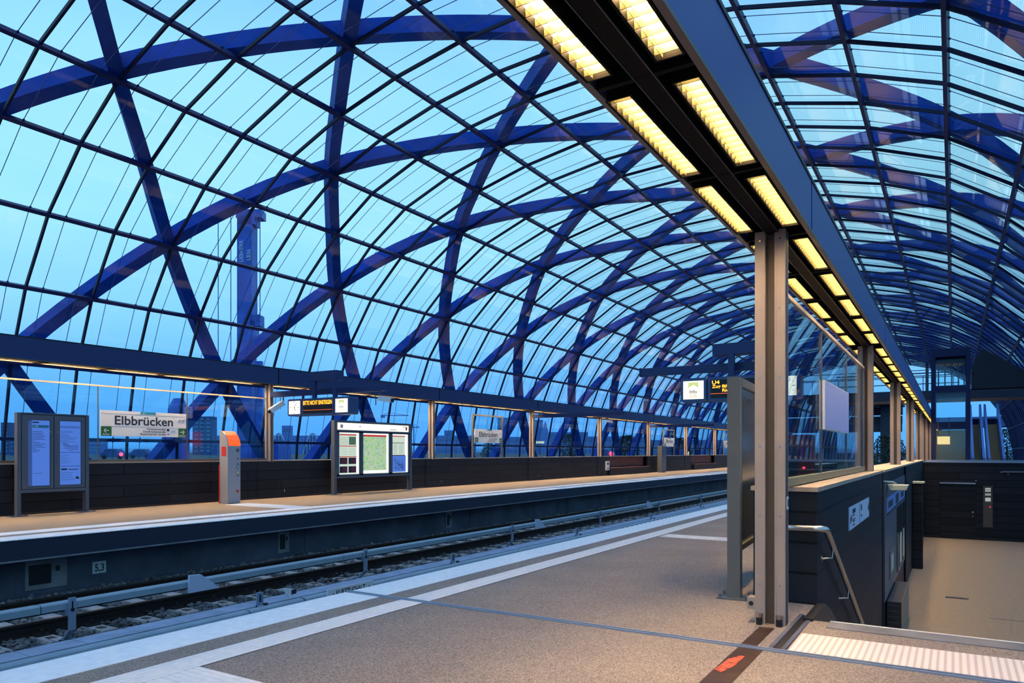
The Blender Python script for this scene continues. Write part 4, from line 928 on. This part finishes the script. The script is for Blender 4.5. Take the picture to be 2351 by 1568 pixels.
# ------------------------------------------------------------------ lift, escalators, footbridge
lf = thing('lift_shaft', 'glass lift shaft with dark blue steel frame beyond the stairwell', 'lift', (-.1, 41, 0))
x0, x1, y0_, y1_ = -.90, .70, 40., 42.
for x in (x0+.09, x1-.09):
    for y in (y0_+.09, y1_-.09): mb = MB(); mb.box(x-.09, y-.09, 0, x+.09, y+.09, 6.22); mb.build('post', elev_m, lf)
for za, zb in ((5.85, 6.22), (4.14, 4.45), (2.42, 2.74), (0, .2)):
    mb = MB(); e = .012; mb.box(x0+e, y0_+e, za, x1-e, y0_+.12, zb); mb.box(x0+e, y1_-.12, za, x1-e, y1_-e, zb); mb.box(x0+e, y0_+e, za, x0+.12, y1_-e, zb); mb.box(x1-.12, y0_+e, za, x1-e, y1_-e, zb); mb.build('ring_beam', elev_m, lf)
mb = MB(); mb.box(x0+.18, y0_+.08, .2, x1-.18, y0_+.09, 5.85); mb.box(x0+.18, y1_-.09, .2, x1-.18, y1_-.08, 5.85); mb.build('glazing', screenglass, lf)
mb = MB(); mb.box(x0+.02, y0_+.02, 6.2, x1-.02, y1_-.02, 6.24); mb.build('roof', elev_m, lf)
mb = MB(); mb.box(x0+.2, y0_+.10, .2, x1-.2, y0_+.14, 2.35); mb.build('door', mat('lift_reflection_bronze', (.32, .27, .18), .3, metal=.7), lf)  # added bronze panel imitating lamp reflections in the shaft glass
cb = thing('lift_cabin', 'small glazed lift cabin high in the shaft', 'lift', (-.1, 41, 4.5))
mb = MB(); mb.box(-.7, 40.3, 4.4, .5, 41.7, 4.5); mb.box(-.7, 40.3, 5.55, .5, 41.7, 5.75); [mb.box(x-.03, 40.3, 4.5, x+.03, 40.36, 5.55) for x in (-.6, -.33, -.05, .22, .45)]; mb.build('frame', frame_m, cb)
for i, (a, b) in enumerate(((.87, 1.19), (1.52, 1.98))):
    t = thing('escalator', ('escalator just right of the lift shaft', 'wider escalator with brown steps at the right of the pair')[i], 'escalator', ((a+b)/2, 41, 0), 'escalators beyond the stairwell')
    mb = MB(); n = 18
    for k in range(n): mb.box(a, 40.5+.33*k, .155*k-.1, b, 40.5+.33*(k+1), .155*(k+1))
    mb.build('steps', mat('escalator_step_lamplit', (.62, .42, .17), .5) if 'escalator_step_lamplit' not in MATS else MATS['escalator_step_lamplit'], t)  # warm lamp light on the steps is put into their colour
    for x in (a-.06, b+.06):
        mb = MB(); mb.prism([(40.2, 0), (40.2, 1.0), (40.6, 1.05), (46.6, 3.9), (46.6, 2.8), (40.6, 0)], 'x', x-.05, x+.05); mb.build('balustrade', mat('balustrade_blue', (.08, .22, .60), .3, metal=.5) if 'balustrade_blue' not in MATS else MATS['balustrade_blue'], t)
    mb = MB(); mb.box(a, 46.4, 2.6, b, 46.6, 3.1); mb.build('head_panel', elev_m, t)
fb = thing('footbridge', 'dark footbridge crossing the hall behind the lift', 'bridge', (-2, 49, 4.2))
mb = MB(); mb.box(-9, 48, 4.32, 5.4, 51, 4.85); mb.build('deck', over_m, fb)
mb = MB(); mb.prism([(.9, 4.8), (.9, 6.1), (1.42, 7.1), (2.1, 6.6), (3.9, 5.4), (3.9, 4.8)], 'y', 48, 50.9); mb.build('portal', mat('portal_dark', (.01, .015, .03), .7), fb)
mb = MB(); mb.box(-9, 48, 5.7, 1.0, 48.05, 5.75); [mb.box(x, 48, 4.85, x+.04, 48.05, 5.7) for x in [-9+1.5*i for i in range(7)]]; mb.build('railing', frame_m, fb)
lb = thing('lit_info_board', 'small glowing yellow board at the far end of the column row', 'sign', (-.33, 38, 1.7))
mb = MB(); mb.box(-.62, 38.5, 1.66, -.12, 38.6, 2.02); mb.build('panel', yel_e, lb); mb = MB(); mb.box(-.60, 38.52, 2.02, -.57, 38.58, 2.9); mb.box(-.17, 38.52, 2.02, -.14, 38.58, 2.9); mb.build('hanger', frame_m, lb)

# ------------------------------------------------------------------ outside
mb = MB(); mb.box(-900, -300, -7.2, 400, 1200, -7.0); mb.box(-1200, -300, -7.2, -70, 1500, .2); struct(mb.build('floor', groundm), 'open ground outside the station', 'ground')
a_ = math.radians(31.535); ca, sa = math.cos(a_), math.sin(a_)
def far(u, d):   # world x, y of a sight direction at distance d along the view
    l = (u-1175.5)/1650*d; return l*ca - d*sa, l*sa + d*ca
def zat(v, d): return H_EYE + (1038-v)/1650*d
ang = Matrix.Rotation(a_, 3, 'Z')
def block(mb, u0, u1, v1, d, depth=5, m=0, z0=-7.0):
    x, y = far((u0+u1)/2, d); w = (u1-u0)/1650*d/2; zt = zat(v1, d)
    vs = [Vector((x, y, 0)) + ang @ Vector((sx*w, dy, 0)) + Vector((0, 0, z)) for z in (z0, zt) for sx, dy in ((-1, 0), (1, 0), (1, depth), (-1, depth))]
    mb.add(vs, [(0,3,2,1),(4,5,6,7),(0,1,5,4),(1,2,6,5),(2,3,7,6),(3,0,4,7)], m)
def winrows(mb, u0, u1, v0, v1, d, nr, ncol, m=1):
    for i in range(nr):
        for j in range(ncol):
            a = u0+(u1-u0)*(j+.2)/ncol; b = u0+(u1-u0)*(j+.8)/ncol; va = v0+(v1-v0)*(i+.25)/nr; vb = v0+(v1-v0)*(i+.75)/nr
            xa, ya = far(a, d-.3); xb, yb2 = far(b, d-.3)
            mb.add([(xa, ya, zat(vb, d)), (xb, yb2, zat(vb, d)), (xb, yb2, zat(va, d)), (xa, ya, zat(va, d))], [(0,1,2,3)], m)
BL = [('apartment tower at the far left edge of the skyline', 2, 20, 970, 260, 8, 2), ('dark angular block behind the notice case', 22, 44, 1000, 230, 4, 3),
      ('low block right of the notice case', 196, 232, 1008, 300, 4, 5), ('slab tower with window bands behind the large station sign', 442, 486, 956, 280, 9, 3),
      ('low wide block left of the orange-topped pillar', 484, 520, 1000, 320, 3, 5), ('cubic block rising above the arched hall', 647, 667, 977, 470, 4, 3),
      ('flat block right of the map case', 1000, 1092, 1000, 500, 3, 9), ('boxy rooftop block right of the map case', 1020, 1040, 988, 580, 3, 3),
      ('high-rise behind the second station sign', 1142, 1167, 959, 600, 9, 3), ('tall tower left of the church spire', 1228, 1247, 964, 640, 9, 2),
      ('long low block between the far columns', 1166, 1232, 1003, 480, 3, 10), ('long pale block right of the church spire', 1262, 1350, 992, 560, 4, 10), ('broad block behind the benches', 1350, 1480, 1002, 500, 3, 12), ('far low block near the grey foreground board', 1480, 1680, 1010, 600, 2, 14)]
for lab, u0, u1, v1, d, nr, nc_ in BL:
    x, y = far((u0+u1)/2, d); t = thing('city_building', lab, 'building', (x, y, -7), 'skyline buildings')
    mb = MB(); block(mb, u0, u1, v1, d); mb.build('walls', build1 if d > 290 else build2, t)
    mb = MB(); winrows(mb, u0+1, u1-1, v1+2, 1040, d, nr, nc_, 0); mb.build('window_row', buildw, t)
x, y = far(707, 400); t = thing('market_hall', 'long hall with big glazed arches behind the map case', 'building', (x, y, -7))
mb = MB(); block(mb, 600, 790, 1000, 400); mb.build('walls', build1, t)
for uc in (640, 718):
    mb = MB(); pts = [far(uc-23+46*i/14, 399) + (zat(1045-50*math.sin(math.pi*i/14), 399),) for i in range(15)]; mb.tube(pts, .5, 6)
    for i in (3, 5, 7, 9, 11): q = pts[i]; mb.tube([(q[0], q[1], -7), q], .3, 5)
    mb.build('arched_window', mat('arch_pale', (.25, .40, .65), .6) if 'arch_pale' not in MATS else MATS['arch_pale'], t)
x, y = far(1252, 620); t = thing('church_spire', 'thin church spire on the skyline between the far columns', 'spire', (x, y, -7))
mb = MB(); mb.tube([(x, y, -7), (x, y, zat(1000, 620)), (x, y, zat(985, 620)), (x, y, zat(966, 620))], [4, 4, 2.2, .2], 8); mb.build('tower', build1, t)
def tcrane(u, vb, vt, ua, ub, d, label):
    x, y = far(u, d); t = thing('tower_crane', label, 'crane', (x, y, -7), 'tower cranes on the skyline')
    mb = MB(); mb.tube([(x, y, -7), (x, y, zat(vt, d))], d*.0008, 6); mb.build('mast', build1, t)
    pa = far(ua, d); pb_ = far(ub, d); z = zat(vt+4, d)
    mb = MB(); mb.tube([(pa[0], pa[1], z), (pb_[0], pb_[1], z)], d*.0007, 6); mb.tube([(pb_[0], pb_[1], z), (x, y, zat(vt-3, d)), (pa[0], pa[1], z)], d*.0003, 5); mb.build('jib', build1, t)
    mb = MB(); q = far(ua+2, d); mb.box(q[0]-.8, q[1]-.8, z-1.2, q[0]+.8, q[1]+.8, z+.4); mb.build('counterweight', build1, t)
tcrane(893, 1045, 950, 877, 938, 380, 'tower crane above the map case')
tcrane(950, 1045, 977, 942, 963, 600, 'smaller tower crane right of the map case')
# drilling rig
RD = 52; rx, ry = far(562, RD)
rg = thing('drilling_rig', 'tall blue drilling rig with lettered mast outside the glass', 'drilling rig', (rx, ry, -7))
def rigbox(nm, u0, u1, v0, v1, m, dd=0., th=1.0, parent=rg):
    mb = MB(); x, y = far((u0+u1)/2, RD+dd); w = (u1-u0)/1650*RD/2
    vs = [Vector((x, y, 0)) + ang @ Vector((sx*w, dy, 0)) + Vector((0, 0, z)) for z in (zat(v1, RD), zat(v0, RD)) for sx, dy in ((-1, 0), (1, 0), (1, th), (-1, th))]
    mb.add(vs, [(0,3,2,1),(4,5,6,7),(0,1,5,4),(1,2,6,5),(2,3,7,6),(3,0,4,7)]); return mb.build(nm, m, parent)
rigbox('mast', 544, 578, 495, 1120, rig_m); rigbox('mast_head', 541, 600, 480, 499, rig_m); rigbox('mast_head', 546, 585, 498, 515, rig_m)
rigbox('rotary_drive', 574, 596, 722, 748, rig_m); rigbox('drill_string', 588, 600, 830, 1120, rig_m, dd=-.3, th=.4); rigbox('drive_mount', 574, 584, 735, 800, rig_m)
for u, va, vb in ((501, 505, 880), (530, 488, 860), (590, 500, 740), (597, 500, 740), (586, 760, 1000), (606, 880, 1020)):
    mb = MB(); x, y = far(u, RD-.2); mb.tube([(x, y, zat(va, RD)), (x, y, zat(vb, RD))], .03, 6); mb.build('cable', rig_m, rg)
mb = MB()
for st_, u, v, sz in (('LIEBHERR', 558, 602, .40), ('LB36', 575, 598, .42)):
    vs, fs = text_geo(st_); x, y = far(u, RD-.03); w = max(p.x for p in vs)
    mb.add([Vector((x, y, zat(v, RD))) + ang @ Vector((-p.y*sz, 0, 0)) + Vector((0, 0, p.x*sz*.93)) for p in vs], fs)
mb.build('lettering', rig_w, rg)
rigbox('crawler_body', 530, 640, 1010, 1080, rig_m, dd=1, th=3); rigbox('crawler_track', 520, 650, 1080, 1150, over_m, dd=.5, th=4)
x, y = far(410, 60); t = thing('spoil_hopper', 'bulky dark blue hopper outside behind the large station sign', 'hopper', (x, y, -7))
mb = MB(); vs = []
for z, s_ in ((zat(1060, 60), 1.0), (zat(960, 60), 1.0), (zat(930, 60), .8), (zat(915, 60), .45)):
    for k in range(8): vs.append((x+.85*s_*math.cos(k*math.pi/4+.3)*(1+.15*math.sin(k*3)), y+.85*s_*math.sin(k*math.pi/4+.3), z))
mb.add(vs, [(i*8+k, i*8+(k+1) % 8, (i+1)*8+(k+1) % 8, (i+1)*8+k) for i in range(3) for k in range(8)] + [tuple(range(24, 32))]); mb.tube([(x, y, -7), (x, y, zat(1055, 60))], .5, 8); mb.build('body', rig_m, t)
def carlight(u, v, d, m, label, r=.25):
    x, y = far(u, d); t = thing('car', label, 'car', (x, y, .2), 'cars on the road outside')
    L = Vector((x, y, 0)); z = .95; mb = MB()
    pl = [(-1.9, -.35), (1.9, -.35), (1.9, .25), (1.1, .35), (.6, .95), (-1.0, .95), (-1.6, .35), (-1.9, .3)]
    vs = [L + ang @ Vector((px, q, 0)) + Vector((0, 0, z+pz-.1)) for q in (0, 1.6) for px, pz in pl]; n = len(pl)
    mb.add(vs, [tuple(range(n)), tuple(range(n, 2*n))] + [(i, (i+1) % n, n+(i+1) % n, n+i) for i in range(n)]); mb.build('body', build2, t)
    mb = MB()
    for px in (-1.2, 1.2): c = L + ang @ Vector((px, -.02, 0)); mb.tube([(c.x, c.y, z-.43), (c.x+sa*.2, c.y-ca*.2, z-.43)], .32, 10)
    mb.build('wheel', black, t)
    mb = MB(); c = L + ang @ Vector((1.4, -.1, 0)); mb.sphere((c.x, c.y, z), r, 5); mb.build('lamp', m, t)
carlight(258, 1041, 110, red_e, 'car with a glowing pink tail light below the large station sign', .3)
carlight(322, 1042, 120, build1, 'dark car outside right of the pink tail light', .1)
carlight(1388, 1034, 150, red_e, 'car with red lights between the fourth and fifth far columns', .5)
carlight(1562, 1042, 150, yel_e, 'car with a bright headlamp right of the grey slab pillar', .6)
x, y = far(1490, 90)
sg = thing('lit_shop_sign', 'blurred glowing white sign outside between far columns', 'sign', (*far(1240, 300), 2)); mb = MB(); block(mb, 1231, 1250, 1013, 300, 1, 0, zat(1018, 300)); mb.build('panel', lit_w2, sg); q = far(1240, 302); mb = MB(); mb.tube([(q[0], q[1], .2), (q[0], q[1], zat(1014, 300))], .4, 6); mb.build('pole', build2, sg)
# trees
def tree(u, vt, vb, wpx, d, label, seed):
    x, y = far(u, d); r = random.Random(seed); zt = zat(vt, d); zb = zat(vb, d); R = wpx/1650*d/2
    t = thing('tree', label, 'tree', (x, y, -7), 'trees outside')
    mb = MB(); mb.tube([(x, y, -7), (x, y, (zb+zt)/2)], [.25, .12], 7); mb.build('trunk', bark_m, t)
    mb = MB()
    for i in range(1100):
        th = r.random()*6.28; q = math.sqrt(r.random())*R; h = r.random(); z = zb+(zt-zb)*h; q *= (1-.75*abs(h-.35)**1.3*1.4)
        c = Vector((x+q*math.cos(th), y+q*math.sin(th), z)); s_ = R*.075*(.6+r.random()); n = Vector((r.uniform(-1, 1), r.uniform(-1, 1), r.uniform(-1, 1))).normalized(); u_ = n.orthogonal().normalized(); w_ = n.cross(u_)
        mb.add([c+u_*s_, c+w_*s_*.6, c-u_*s_, c-w_*s_*.6], [(0,1,2,3)])
    mb.build('foliage', leaf_m, t)
for i, (u, vt, vb, w, d, lab) in enumerate([(1122, 1018, 1056, 40, 150, 'dark bush behind the second station sign'), (1308, 996, 1056, 46, 170, 'dark tree left of the fourth far column'), (1440, 1000, 1056, 60, 190, 'dark tree above the nearer bench'),
        (1560, 1006, 1056, 60, 180, 'dark tree right of the grey slab pillar'), (2028, 1000, 1075, 60, 100, 'dark tree between the second and third near columns'), (2312, 985, 1060, 50, 110, 'dark tree right of the escalators'), (2060, 1010, 1070, 50, 105, 'dark tree right of the third near column')]): tree(u, vt, vb, w, d, lab, i)
ov = thing('railway_bridge', 'dark multi-beam railway bridge beyond the end of the hall', 'bridge', (-18, 130, -7))
mb = MB(); mb.box(-30, 126, 9.0, -7, 140, 10.7); mb.build('deck', over_m, ov)
for z in (7.4, 5.9, 4.6): mb = MB(); mb.box(-30, 128+z*.6, z, -7, 129.5+z*.6, z+1.25); mb.build('beam', over_m, ov)
for x in (-28, -19, -10): mb = MB(); mb.box(x, 130, -7, x+1.6, 138, 9); mb.build('pier', over_m, ov)
ov2 = thing('road_bridge', 'blue-grey road bridge on piers right of the lift', 'bridge', (2, 116, -7))
mb = MB(); mb.box(-3.5, 114, 4.7, 16, 120, 6.0); mb.build('deck', build2, ov2)
for x in (1.4, 4.2, 7.0, 9.8): mb = MB(); mb.box(x, 115, -7, x+.9, 119, 4.7); mb.build('pier', build2, ov2)
ol = thing('overhead_line', 'overhead line masts with thin wires against the sky beyond the hall', 'overhead line', (-9, 150, -7))
for x in (-14, -4):
    mb = MB(); mb.tube([(x, 150, -7), (x, 150, 19)], .25, 8); mb.box(x-5, 149.9, 15.5, x+5, 150.1, 15.7); mb.box(x-5, 149.9, 13.6, x+5, 150.1, 13.75); mb.build('mast', over_m, ol)
for z in (19.5, 18, 16.3, 15): mb = MB(); mb.tube([(-50, 150, z), (30, 150, z-.3)], .07, 5); mb.build('wire', over_m, ol)
